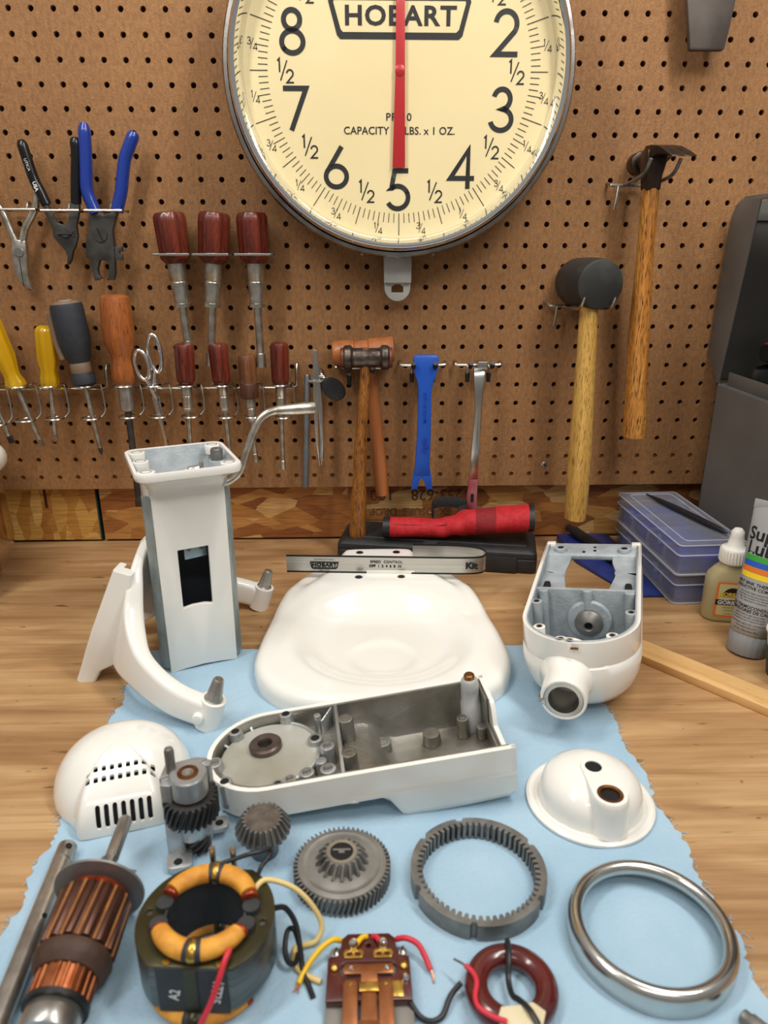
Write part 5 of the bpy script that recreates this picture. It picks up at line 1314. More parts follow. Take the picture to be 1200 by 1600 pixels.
# ------------------------------------------------------------------ worm gear bracket
t = thing('worm_gear_bracket', 'grey cast bracket carrying a black helical gear, bronze bearing and tall pin', 'gear bracket', xf((-12.35, -57.0, .1), 12))
b = MB()
b.prism(rrect(-1.9, -2.3, -.2, -.6, .4, 4), 0, .55); b.prism(rrect(.6, .2, 2.4, 1.5, .5, 4), .6, 1.0)
b.loft([[(-1.75, -.9, z0), (-1.1, -1.3, z0), (-.6, -.9, z0), (-.9, .9, z0), (-1.7, .9, z0)] for z0 in (.1, 2.8)])
b.cyl((0, 0, 1.5), (0, 0, 2.75), 1.3, 1.35, 36); b.cyl((.2, .2, .2), (.2, .2, 1.5), 1.0, 1.25, 30)
b.loft([[(-1.9, -.3, z), (-1.2, -.6, z), (-1.0, 1.3, z), (-1.6, 1.5, z)] for z in (0, 6.0)])
b.loft([[(-1.95, .2, z), (.4, 1.0, z), (1.3, 1.7, z), (.5, 1.95, z), (-1.6, 1.6, z)] for z in (5.2, 6.15)])
b.loft([[(.6, 1.2, z), (1.4, 1.0, z), (1.6, 1.6, z), (.7, 2.0, z)] for z in (.6, 6.0)])
b.build('bracket_casting', ALU_L, t, .12)
b = MB(); b.lathe([(0, 4.75), (1.2, 4.75), (1.28, 4.85), (1.28, 6.35), (1.2, 6.45), (0, 6.45)], 40); b.build('bearing_housing', ALU_L, t)
b = MB(); b.lathe([(.42, 6.2), (.42, 6.52), (.72, 6.53), (.74, 6.3)], 32, closed=True); b.build('bronze_bearing', BRONZE, t)
b = MB(); b.lathe([(0, .5), (.41, .5), (.41, 6.5), (0, 6.42)], 24); b.build('worm_shaft', STEEL, t)
b = MB(); b.loft([[(x, y, z) for x, y in gear_poly(1.92, 1.62, 26, twist=tw)] for z, tw in ((2.95, 0), (3.5, .12), (4.1, .25), (4.6, .36))]); b.build('helical_gear', STEEL_B, t, smooth=20)
b = MB(); b.loft([[(x, y, z) for x, y in gear_poly(.85, .55, 7, twist=z * 1.6)] for z in [.35 + .2 * i for i in range(7)]]); b.build('worm', STEEL_B, t, mtx=Matrix.Translation((.3 * S, -.5 * S, 0)))
b = MB(); b.lathe([(0, 6.1), (.34, 6.1), (.34, 7.9), (.28, 8.1), (.12, 8.15), (0, 8.1)], 20); b.build('pin', STEEL_D, t, mtx=Matrix.Translation((-1.15 * S, .75 * S, 0)))
for x, y, z in ((-1.15, -1.75, .55), (1.75, .8, 1.0)):
    b = MB(); b.lathe([(0, z - .3), (.3, z - .3), (.3, z + .012), (0, z + .012)], 18); b.build('bolt_hole', VOID, t, mtx=Matrix.Translation((x * S, y * S, 0)))

# ------------------------------------------------------------------ stator
VARN = M('varnished_lamination', (70, 64, 38), (50, 46, 30), rough=.3, metal=.5, scale=20)
LAM = M('grey_lamination', (112, 114, 112), (88, 90, 86), rough=.34, metal=.8, scale=30, stretch=(1, 1, 14))
COTTON = M('orange_cotton_tape', (222, 160, 60), (190, 122, 40), rough=.6, scale=70, bump=.5, bscale=160)
COIL = M('enamelled_copper_wire', (160, 66, 34), (120, 44, 24), rough=.3, metal=.5, scale=160, stretch=(1, 1, .2))
PAPER = M('black_insulation_paper', (40, 42, 44), (52, 54, 56), rough=.55, scale=60)
t = thing('stator', 'motor stator with orange taped coils and black insulation, beside the armature', 'stator', xf((-9.4, -66.45, .1), -4))
def SB(m=None): return MB(Matrix.Diagonal((1, 1, .83, 1)) @ (m or Matrix()))
fl_ = -3.25
def pl(R, n=72):
    p = []
    for i in range(n):
        a = 2 * PI * i / n; x, y = R * math.cos(a), R * math.sin(a)
        if y < fl_: y = fl_
        if y > 3.4: y = 3.4
        p.append((x, y))
    return p
b = SB(); b.prism(pl(3.95), 1.2, 4.75, [circ(2.35, 56)]); b.build('lamination_stack', LAM, t, .03, bang=60)
b = SB(); b.prism(pl(3.95), 4.75, 4.95, [circ(2.35, 56), circ(.22, 14, (-3.35, .1)), circ(.22, 14, (3.35, -.3))]); b.build('varnished_face', VARN, t, .03, bang=60)
b = SB(); b.ring((0, 0, .6), (0, 0, 1), 2.36, 2.22, 4.6, 56); b.build('bore_liner', PAPER, t)
def arc(a0, a1, R, z, rx, rz, n=18, bulge=.0):
    rings = []
    for i in range(n + 1):
        a = math.radians(a0 + (a1 - a0) * i / n); c_, s_ = math.cos(a), math.sin(a); q = 1 - .18 * abs(2 * i / n - 1) ** 4
        rings.append([((R + rx * q * math.cos(p)) * c_, (R + rx * q * math.cos(p)) * s_, z + rz * q * math.sin(p)) for p in [2 * PI * j / 14 for j in range(14)]])
    return rings
for a0, a1, z, nm in ((28, 152, 5.55, 1), (212, 330, 5.45, 1), (222, 318, .5, 0), (25, 155, .62, 0)):
    b = SB(); b.loft(arc(a0, a1, 3.25 if z == .5 else 2.58, z, .6, .62 if nm else .5)); co = b.build('field_coil', COTTON, t)
    mid = (a0 + a1) / 2
    b = SB(); b.loft(arc(mid - 12, mid + 12, 3.25 if z == .5 else 2.58, z, .66, .69 if nm else .56, 6)); b.build('black_band', PAPER, co)
    b = SB(); b.loft(arc(mid - 6, mid + 6, 3.25 if z == .5 else 2.58, z + .02, .7, .73 if nm else .6, 4)); b.build('brass_clip', BRASS if nm else VARN, co)
    for q, d in ((a0, -7), (a1, 7)):
        b = SB(); b.loft(arc(q, q + d, 3.25 if z == .5 else 2.58, z - .12, .5, .5 if nm else .4, 5)); b.build('bare_winding', COIL, co)
for a in (12, 168, 200, 345):
    c_, s_ = math.cos(math.radians(a)), math.sin(math.radians(a))
    b = SB(); b.tube([(2.62 * c_, 2.62 * s_, 3.9), (2.62 * c_, 2.62 * s_, 4.8), (2.6 * c_, 2.6 * s_, 5.35)], [.55, .55, .5], 16); b.build('slot_sleeve', PAPER, t)
b = SB(); b.box((-1.9, fl_ - .09, 1.0), (2.0, fl_ - .02, 4.9)); fp = b.build('insulation_flap', PAPER, t)
b = SB(lm((-.95, fl_ - .1, 2.6)) @ WALLROT @ Matrix.Rotation(math.radians(80), 4, 'Z')); b.text('A2', .6, (0, 0), bold=.02)
b.at(Matrix.Diagonal((1, 1, .83, 1)) @ lm((1.35, fl_ - .1, 3.0)) @ WALLROT @ Matrix.Rotation(math.radians(-100), 4, 'Z')); b.text('17735', .62, (0, 0), bold=.02); b.build('stamped_number', WHITE_INK, fp)
b = SB(); b.box((-.35, fl_ - .16, .3), (.35, fl_ - .095, 4.9)); b.build('clip_strap', VARN, t)
for x, y in ((-1.35, -3.05), (1.6, -3.05)):
    b = SB(); b.lathe([(0, 4.9), (.2, 4.9), (.16, 5.08), (0, 5.1)], 12, sx=1.4); b.build('rivet', BRASS, t, mtx=Matrix.Translation((x * S, y * S, 0)))
for x in (-.55, .75):
    b = SB(); b.lathe([(0, 4.6), (.2, 4.6), (.2, 6.4), (.14, 6.55), (0, 6.55)], 12, flute=3, depth=.05); b.build('stud', SATIN, t, mtx=Matrix.Translation((x * S, 3.75 * S, 0)))


def wire(name, label, pts, r, mat, cat='wire', group=None, parent=None, ends=()):
    b = MB(); P = spline(pts, 6); b.tube(P, r, 10)
    o = b.build(name, mat, parent)
    if not parent: tag(o, label, cat, group)
    return o


RW = M('red_wire_cover', (204, 46, 62), rough=.4); YW = M('yellow_wire_cover', (232, 186, 40), rough=.4); CW = M('cream_wire_cover', (226, 202, 140), (214, 180, 106), rough=.45, scale=30); BW = M('black_wire_cover', (30, 30, 33), rough=.35)
def loc_pts(P, org, rz):
    m = (Matrix.Translation(Vector(org)) @ Matrix.Rotation(math.radians(rz), 4, 'Z')).inverted(); return [m @ Vector(p) for p in P]
SO = ((-9.4, -66.45, .1), -4)
wire('lead_wire', None, loc_pts([(-7.55, -69.1, 4.7), (-7.7, -69.6, 4.6), (-7.95, -70.1, 4.0), (-8.4, -70.6, 2.8), (-9.1, -71.1, 1.4), (-9.5, -71.8, .4)], *SO), .17, RW, parent=t)['label'] = 'red lead wire'
wire('lead_wire', None, loc_pts([(-9.1, -63.4, 4.9), (-7.7, -62.9, 5.0), (-6.8, -62.5, 4.9), (-6.2, -62.1, 4.7), (-6.25, -62.4, 4.35), (-6.7, -63.0, 4.1), (-6.9, -64.3, 4.0)], *SO), .14, BW, parent=t)['label'] = 'black lead wire bent to a point'
wire('lead_wire', None, loc_pts([(-6.9, -65.0, 4.0), (-6.7, -64.5, 4.25), (-6.1, -64.1, 4.3), (-4.7, -64.0, 3.6), (-3.6, -64.2, 2.5), (-2.9, -64.6, 1.2), (-3.2, -65.1, .4), (-4.0, -65.3, .25), (-4.5, -65.5, .25), (-4.4, -66.5, .25), (-3.8, -67.2, .25), (-2.8, -67.7, .25)], *SO), .17, CW, parent=t)['label'] = 'cream lead wire looping to the right'
wire('lead_wire', None, loc_pts([(-7.0, -66.1, 4.05), (-6.4, -65.9, 4.1), (-5.6, -65.6, 3.7), (-5.0, -65.1, 3.1), (-4.4, -65.4, 2.2), (-4.1, -66.2, 1.2), (-3.9, -67.0, .4), (-3.5, -67.9, .22), (-3.2, -68.6, .2)], *SO), .17, BW, parent=t)['label'] = 'black lead wire with a curled loop'
wire('lead_wire', None, loc_pts([(-4.15, -66.1, 1.3), (-4.5, -65.4, 1.7), (-4.9, -65.4, 1.6), (-5.0, -66.2, 1.2), (-4.8, -66.7, .7), (-4.4, -66.6, .4), (-4.3, -65.9, .3)], *SO), .16, BW, parent=t)

# ------------------------------------------------------------------ armature
t = thing('armature', 'copper-wound motor armature with fan disc and shaft, lower left of the towel', 'armature', aim((-17.0, -71.6, 1.6), (-16.85, -57.3, 3.1)))
LMN = M('armature_lamination', (96, 62, 48), (70, 44, 36), rough=.36, metal=.6, scale=40)
b = MB(); b.lathe([(0, .1), (.42, .1), (.42, 13.8), (.34, 14.3), (0, 14.3)], 24, flute=14, depth=.0); sh = b.build('shaft', STEEL, t)
b = MB(); b.lathe([(.38, 11.0), (.47, 11.0), (.47, 14.1), (.38, 14.2)], 36, closed=True, flute=12, depth=.1); b.build('splined_end', STEEL, sh)
b = MB(); b.lathe([(0, .2), (1.5, .2), (1.55, .35), (1.55, 1.4), (1.45, 1.55), (0, 1.55)], 36); b.build('rear_bearing', STEEL, t)
b = MB(); n_ = 22
b.loft([[(x, y, z) for x, y in gear_poly(1.72, 1.64, n_)] for z in (1.75, 3.2)]); b.build('commutator', COPPER, t, smooth=20)
b = MB(); b.lathe([(1.2, 1.5), (1.8, 1.5), (1.8, 1.78), (1.2, 1.78)], 36, closed=True); b.build('commutator_ring', BLACK, t)
b = MB(); b.lathe([(1.4, 3.15), (1.8, 3.2), (2.1, 3.6), (2.25, 4.1), (2.15, 4.4), (1.4, 4.45)], 40, closed=True); b.build('thread_wrap', M('brown_thread_wrap', (74, 52, 40), (54, 38, 30), rough=.6, scale=90, bump=.6), t)
b = MB(); b.loft([[(x, y, z) for x, y in gear_poly(2.25, 2.08, 14, twist=tw)] for z, tw in ((4.5, 0), (7.9, .12))]); co = b.build('laminated_core', LMN, t, .05, smooth=25)
for i in range(14):
    a = 2 * PI * i / 14 + .02; b = MB(); b.tube([((2.1) * math.cos(a + .12 * k / 4), 2.1 * math.sin(a + .12 * k / 4), 4.45 + 3.5 * k / 4) for k in range(5)], .1, 6)
    b.build('slot_wedge', M('amber_wedge', (164, 106, 48), (120, 72, 34), rough=.5, scale=90), co)
b = MB(); b.lathe([(.9, 7.9), (1.95, 7.9), (1.85, 8.4), (1.2, 8.75), (.9, 8.75)], 36, closed=True); b.build('end_winding', COIL, t)
FAN = M('grey_fan_metal', (140, 138, 136), (118, 116, 114), rough=.42, metal=.4, scale=20)
b = MB(); b.lathe([(.5, 8.75), (1.4, 8.8), (1.5, 8.6), (2.78, 8.65), (2.8, 8.8), (1.6, 8.85), (.5, 9.05)], 56, closed=True); fan = b.build('fan_disc', FAN, t)
for i in range(7):
    a = 2 * PI * i / 7 + .3; c_, s_ = math.cos(a), math.sin(a)
    b = MB(); b.loft([[(r * c_ - w_ * s_, r * s_ + w_ * c_, 8.77), (r * c_ - (w_ + .08) * s_, r * s_ + (w_ + .08) * c_, 8.77), (r * c_ - (w_ + .3) * s_, r * s_ + (w_ + .3) * c_, h), (r * c_ - (w_ + .22) * s_, r * s_ + (w_ + .22) * c_, h)] for r, w_, h in ((1.1, 0, 9.7), (1.9, .1, 9.6), (2.6, .1, 9.2))]); b.build('fan_blade', FAN, fan)

# steel shafts
t = thing('steel_shaft', 'long plain steel shaft with a cross hole, at the far left edge of the towel', 'shaft', aim((-20.2, -71.5, .68), (-21.25, -57.3, .68)))
b = MB(); b.lathe([(0, 0), (.66, 0), (.66, 12.6), (.6, 12.65), (.6, 12.75), (.66, 12.8), (.66, 14.1), (.57, 14.22), (0, 14.22)], 32); b.build('bar', STEEL, t)
b = MB(lm((0, 0, 13.6), 0, 0, 0)); b.cyl((.22, -.38, 0), (.34, -.62, 0), .22, .22, 18); b.build('cross_hole', VOID, t)
b = MB(); b.cyl((.4, -.4, 8.0), (.51, -.5, 8.0), .16, .16, 16); b.build('pin_hole', VOID, t)
t = thing('threaded_stud', 'short steel stud end poking into the bottom right corner of the towel', 'stud', aim((22.4, -73.0, .62), (20.6, -70.6, .62)))
b = MB(); b.lathe([(0, 0), (.5, 0), (.5, 2.5), (.42, 2.62), (.42, 2.95), (.3, 3.02), (0, 3.02)], 24, flute=0); b.build('bar', STEEL_D, t)
b = MB(); b.lathe([(0, 3.0), (.24, 3.0), (.24, 3.03), (0, 3.03)], 16); b.build('end_bore', VOID, t)

# ------------------------------------------------------------------ control plate
PHEN = M('brown_phenolic_board', (82, 28, 24), (68, 22, 20), rough=.3, scale=20, coat=.3)
t = thing('control_plate', 'dark brown phenolic switch plate with brass terminals, copper strips and cut wires', 'control plate', xf((0, -69.0, .1)))
b = MB(); b.prism([(-2.55, -7), (-1.45, -7), (-1.3, -.2), (1.3, -.2), (1.45, -7), (2.6, -7), (2.45, 2.3), (2.1, 3.1), (1.5, 3.3), (-1.5, 3.3), (-2.1, 3.1), (-2.4, 2.3)], .25, .45); b.build('steel_frame', M('dull_steel_plate', (150, 146, 140), (132, 128, 122), rough=.4, metal=.8, scale=30), t, .03)
b = MB(); b.prism([(-2.45, -.45), (2.45, -.45), (2.4, 2.2), (1.7, 2.35), (1.62, 3.4), (1.25, 3.75), (-1.25, 3.75), (-1.62, 3.4), (-1.7, 2.35), (-2.4, 2.2)], .5, .95, [circ(.16, 14, (0, 2.95)), rrect(-1.65, .95, 1.65, 1.85, .4, 4)]); bd = b.build('board', PHEN, t, .04)
b = MB(); b.prism(rrect(-1.66, .94, 1.66, 1.86, .4, 4), .6, .7); b.build('slot_floor', M('grey_slot', (120, 118, 116), rough=.4, metal=.6), bd)
for x in (-.9, .85):
    b = MB(); b.prism(rrect(x - .6, 2.05, x + .6, 2.65, .26, 4), .95, 1.06, [rrect(x - .42, 2.2, x + .42, 2.42, .1, 3)]); te = b.build('brass_terminal', BRASS, t, .02)
    b = MB(); b.lathe([(0, .95), (.26, 1.0), (.3, 1.3), (.2, 1.5), (0, 1.55)], 16); b.build('terminal_screw', CHROME, te, mtx=Matrix.Translation((x * S, 2.85 * S, 0)))
    b = MB(); b.lathe([(0, 1.0), (.12, 1.0), (.1, 1.12), (0, 1.14)], 10); b.build('solder_dot', BRASS, te, mtx=Matrix.Translation((x * S, 2.3 * S, 0)))
for x, y, m_, r, nm in ((-2.0, 2.75, STEEL, .32, 'frame_screw'), (2.0, 2.75, STEEL, .32, 'frame_screw'), (-2.0, 1.45, BRASS, .27, 'brass_rivet'), (2.05, 1.5, BRASS, .27, 'brass_rivet'), (2.1, .75, CHROME, .22, 'terminal_screw')):
    z0 = .45 if nm == 'frame_screw' else .95
    b = MB(); b.lathe([(0, z0), (r, z0), (r * .9, z0 + .2), (r * .5, z0 + .3), (0, z0 + .32)], 18); s_ = b.build(nm, m_, t, mtx=Matrix.Translation((x * S, y * S, 0)))
    if nm == 'frame_screw': b = MB(lm((0, 0, z0 + .25), 70)); b.box((-r * .8, -.05, 0), (r * .8, .05, .09)); b.build('screw_slot', VOID, s_)
b = MB(); b.prism([(-1.4, 1.05), (-.45, 1.05), (-.45, .3), (.5, .3), (.5, 1.05), (1.4, 1.05), (1.5, 1.25), (1.4, 1.68), (-1.4, 1.68), (-1.5, 1.25)], 1.0, 1.08); cs = b.build('contact_bridge', COPPER_B, t, .02)
for x in (-1.05, 1.05): b = MB(); b.lathe([(0, 1.08), (.17, 1.08), (.12, 1.17), (0, 1.2)], 14); b.build('silver_rivet', CHROME, cs, mtx=Matrix.Translation((x * S, 1.36 * S, 0)))
b = MB(); b.prism([(-.55, .45), (.55, .45), (.55, -.1), (-.55, -.1)], 1.1, 1.22); b.prism([(1.2, .6), (1.95, .6), (1.95, -.35), (1.3, -.35)], .96, 1.06); b.build('brass_bridge', BRASS, t, .02)
b = MB(); b.prism([(-.42, -.05), (.42, -.05), (.5, -2.6), (-.5, -2.6)], 1.05, 1.12); b.build('contact_blade', COPPER_B, t, .02)
for x in (-1.05, .95):
    b = MB(); b.prism([(x - .4, .35), (x - .25, .55), (x + .25, .55), (x + .4, .35), (x + .42, -3), (x - .42, -3)], 1.16, 1.24); bl = b.build('contact_blade', COPPER_B, t, .02)
    b = MB(); b.lathe([(0, 1.24), (.15, 1.24), (.1, 1.32), (0, 1.34)], 12); b.build('brass_rivet', BRASS, bl, mtx=Matrix.Translation((x * S, .25 * S, 0)))
b = MB(); b.prism([(-1.35, -1.7), (1.3, -1.7), (1.3, -3.2), (-1.35, -3.2)], 1.0, 1.15); b.build('copper_yoke', COPPER_B, t, .03)
CO = ((0, -69.0, .1), 0)
wire('cut_wire', None, loc_pts([(-.75, -66.2, 1.3), (-.4, -65.7, 1.25), (-.1, -65.5, 1.1)], *CO), .16, YW, parent=t)['label'] = 'short yellow wire stub'
wire('cut_wire', None, loc_pts([(.75, -66.2, 1.3), (.5, -65.7, 1.25), (.25, -65.5, 1.1)], *CO), .16, RW, parent=t)['label'] = 'short red wire stub'
wire('cut_wire', None, loc_pts([(-1.7, -65.4, .7), (-2.2, -65.6, 1.0), (-2.9, -66.1, .9), (-3.6, -66.8, .5), (-3.95, -67.4, .3), (-4.1, -67.8, .25)], *CO), .17, YW, parent=t)['label'] = 'yellow wire'
wire('cut_wire', None, loc_pts([(1.7, -65.4, .7), (2.3, -65.6, 1.0), (3.0, -66.0, .95), (3.4, -66.6, .6), (3.65, -67.2, .35)], *CO), .17, RW, parent=t)['label'] = 'red wire'
b = MB(); b.tube(loc_pts([(3.62, -67.1, .38), (3.78, -67.5, .25), (3.8, -67.9, .2)], *CO), .05, 6); b.build('bare_strands', COPPER, t)
b = MB(); b.tube(loc_pts([(-4.05, -67.7, .3), (-4.35, -68.2, .2)], *CO), .05, 6); b.tube(loc_pts([(-4.05, -67.7, .3), (-4.1, -68.3, .2)], *CO), .04, 6); b.build('bare_strands', COPPER, t)
wire('cut_wire', None, loc_pts([(2.2, -69.0, .9), (2.4, -69.5, .6), (2.9, -70.0, .3), (3.5, -70.2, .28), (4.1, -69.9, .3), (4.5, -69.2, .5), (4.8, -68.8, .6), (5.3, -68.4, .8)], *CO), .16, BW, parent=t)['label'] = 'black wire'

# ------------------------------------------------------------------ coil ring
MAROON = M('maroon_coil_varnish', (92, 32, 28), (74, 24, 22), rough=.22, scale=30, coat=.5)
t = thing('coil_ring', 'glossy maroon coil ring with a black tie, cream tape and cut wires', 'coil', xf((8.15, -68.7, .1)))
b = MB(); b.lathe([(2.0 + .68 * math.cos(a), .62 + .6 * math.sin(a)) for a in [2 * PI * i / 20 for i in range(20)]], 72, closed=True); b.build('winding_ring', MAROON, t, smooth=80)
b = MB(); b.prism([(-.9, -3.0), (1.0, -3.0), (1.5, -1.9), (.9, -1.35), (.2, -1.5), (-.9, -1.55), (-1.2, -2.2)], 1.1, 1.3); b.build('tape_wrap', M('cream_tape', (224, 212, 180), (210, 196, 160), rough=.7, scale=30), t, .05)
b = MB(); Pp = spline([(.25, 2.72, .5), (.22, 2.5, 1.2), (.15, 1.9, 1.36), (.05, 1.2, 1.2), (-.1, .4, .75), (-.05, -.5, .7), (.2, -1.1, 1.1), (.55, -1.9, 1.5), (.9, -2.7, 1.4)], 5); b.tube(Pp, .17, 8); b.build('black_tie', BW, t)
KO = ((8.15, -68.7, .1), 0)
wire('cut_wire', None, loc_pts([(5.6, -67.9, 1.5), (5.95, -68.3, 1.5), (6.1, -68.9, 1.5), (5.9, -69.7, 1.45), (6.0, -70.3, 1.45), (6.7, -70.9, 1.5), (7.4, -71.2, 1.5)], *KO), .15, RW, parent=t)['label'] = 'red wire'
b = MB(); b.tube(loc_pts([(5.6, -67.9, 1.5), (5.35, -67.6, 1.4), (5.0, -67.3, 1.3)], *KO), .07, 6); b.build('bare_strands', STEEL_D, t)

# ------------------------------------------------------------------ things at the back of the bench
CASE = M('black_case_plastic', (32, 32, 33), (38, 38, 39), rough=.5, scale=90, bump=.15, bscale=300)
t = thing('tool_case', 'flat black plastic tool case at the back of the bench under the red roll', 'case', xf((10.3, -4.75, 0), -10.5))
b = MB()
b.loft([[(p[0], p[1], z) for p in rrect(-13.6 + k, -4.3 + k, 13.4 - k, 4.0 - k, .7, 4)] for z, k in ((.02, .1), (.2, 0), (1.9, 0), (2.0, .12))]); b.build('bottom_shell', CASE, t, .05)
b = MB(); b.loft([[(p[0], p[1], z) for p in rrect(-13.6 + k, -4.3 + k, 13.4 - k, 4.0 - k, .7, 4)] for z, k in ((2.02, .12), (2.12, 0), (2.8, .1), (3.1, .5), (3.3, 1.0))]); b.build('lid', CASE, t, .04)
b = MB(); b.loft([[(p[0], p[1], z) for p in rrect(-12.2 + k, -3.0 + k, 12.2 - k, 3.0 - k, .5, 4)] for z, k in ((3.25, 0), (3.5, .1), (3.55, .3))]); b.build('lid_panel', CASE, t, .03)
b = MB(); b.prism(rrect(6.6, -4.55, 10.8, -3.9, .2, 3), .15, 2.3); b.build('latch', CASE, t, .1)

REDC = M('red_canvas', (188, 30, 38), (166, 22, 32), rough=.7, scale=160, bump=.35, bscale=600)
DRED = M('dark_red_patch', (136, 22, 30), (120, 18, 26), rough=.75, scale=160, bump=.3, bscale=600)
t = thing('tool_roll', 'red canvas tool roll with black edges lying on the black case', 'tool roll', xf((2.6, -6.2, 5.2), -6.5))
ax = [(0, 0, -.15, 1.55, 1.7), (3, .1, -.15, 1.6, 1.6), (7, .1, -.1, 1.55, 1.5), (8.6, .1, .05, 1.5, 1.6), (9.6, .1, .35, 1.7, 1.75), (11, .2, .75, 2.0, 2.0), (15, .3, 1.15, 2.3, 2.1), (20, .3, 1.75, 2.4, 2.2)]
A = spline([(p[0], p[1], p[2]) for p in ax], 5); Bq = spline([(p[3], p[4], 0) for p in ax], 5)
rnd = random.Random(5)
def roll_ring(i, k=1.0):
    c, r = A[i], Bq[i]; out = []
    for j in range(32):
        a = 2 * PI * j / 32
        w_ = 1 + .03 * math.sin(3 * a + c.x * 1.1) + (.07 * math.sin(2 * a - c.x * 2.4) if 7 < c.x < 12 else .0)
        out.append((c.x, c.y + r.x * k * w_ * math.cos(a), c.z + r.y * .82 * k * w_ * math.sin(a)))
    return out
b = MB(); b.loft([roll_ring(i) for i in range(1, len(A) - 1)], True, True, True); rl = b.build('canvas', REDC, t, smooth=70)
b = MB(); b.loft([roll_ring(i, 1.02) for i in range(0, 3)], True, False, False); b.loft([roll_ring(i, .85) for i in range(0, 3)], True, True, False); b.build('black_edging', BLACK, t, smooth=70)
b = MB(); b.loft([roll_ring(len(A) - 2, 1.015), roll_ring(len(A) - 1, 1.03)], True, False, True); b.build('black_edging', BLACK, t, smooth=70)
b = MB(); b.loft([roll_ring(i, 1.008) for i in range(27, 31)], True, False, False); b.build('darker_patch', DRED, rl, smooth=70)
b = MB(); b.tube([(A[i].x, A[i].y - Bq[i].x * .78, A[i].z + Bq[i].y * .82 * .6 + .02) for i in range(2, 16)], .035, 5); b.build('stitching', M('dark_thread', (70, 12, 18), rough=.8), rl)
STRAP = M('black_webbing', (34, 34, 35), (42, 42, 43), rough=.75, scale=200, bump=.4, bscale=500)
b = MB(); P = spline([(6.8, 1.4, 1.2), (6.4, 2.4, 1.7), (7.0, 3.3, 2.3), (9.0, 3.5, 2.5), (10.9, 3.0, 2.3), (11.2, 2.0, 2.0), (10.0, 1.4, 1.7)], 6)
rings = []
for p in P: rings.append([(p.x, p.y, p.z - .75), (p.x, p.y + .12, p.z - .75), (p.x, p.y + .12, p.z + .75), (p.x, p.y, p.z + .75)])
b.loft(rings); b.build('strap', STRAP, t, .04)
b = MB(); b.loft([[(x - .9, y, z), (x + .9, y, z), (x + .9, y + .15, z + .12), (x - .9, y + .15, z + .12)] for x, y, z in ((6.7, -1.4, -1.55), (6.4, -2.0, -1.6), (6.2, -2.9, -1.72), (6.1, -3.6, -2.3))]); b.build('strap_tail', STRAP, t, .03)

# blue folded cloth and black grip behind the head
t = thing('blue_pouch', 'dark blue folded vinyl pouch on the bench behind the mixer head', 'pouch', xf((32.6, -8.0, 0.02), 0))
NAVY = M('navy_vinyl', (38, 50, 110), (30, 40, 92), rough=.4, scale=40, bump=.2)
b = MB(); b.loft([[(x0, y, 0), (x1, y, 0), (x1, y, z), ((x0 + x1) / 2, y, z + .12), (x0, y, z)] for y, x0, x1, z in ((-10.5, 1.2, 4.4, .25), (-6, -1.2, 4.2, .4), (0, -3.6, 3.8, .6), (5, -4.0, 3.6, .8), (8.6, -4.2, 3.3, 1.0))]); b.build('fold', NAVY, t, .1)
t = thing('pry_tool', 'black tapered pry tool lying across the blue pouch', 'pry tool', xf((31.8, -6.0, 0)))
b = MB(); b.tube(spline([(-1.6, 7.2, 1.75), (-.9, 5, 1.75), (.2, 1.5, 1.6), (1.4, -2.5, 1.5), (2.4, -6.0, 1.4)], 5), [.55] * 4 + [.75] * 5 + [.85] * 8 + [.7] * 4, 16); b.build('grip', BLACK, t)

# clear storage boxes
def plastic(name, col, fac):
    m = bpy.data.materials.new(name); m.use_nodes = True; nt = m.node_tree; N = nt.nodes; N.clear()
    o = N.new('ShaderNodeOutputMaterial'); mx = N.new('ShaderNodeMixShader'); tr = N.new('ShaderNodeBsdfTransparent'); p = N.new('ShaderNodeBsdfPrincipled')
    p.inputs['Base Color'].default_value = lin(col); p.inputs['Roughness'].default_value = .18; tr.inputs[0].default_value = (.9, .91, .94, 1)
    mx.inputs[0].default_value = fac
    nt.links.new(tr.outputs[0], mx.inputs[1]); nt.links.new(p.outputs[0], mx.inputs[2]); nt.links.new(mx.outputs[0], o.inputs[0]); return m


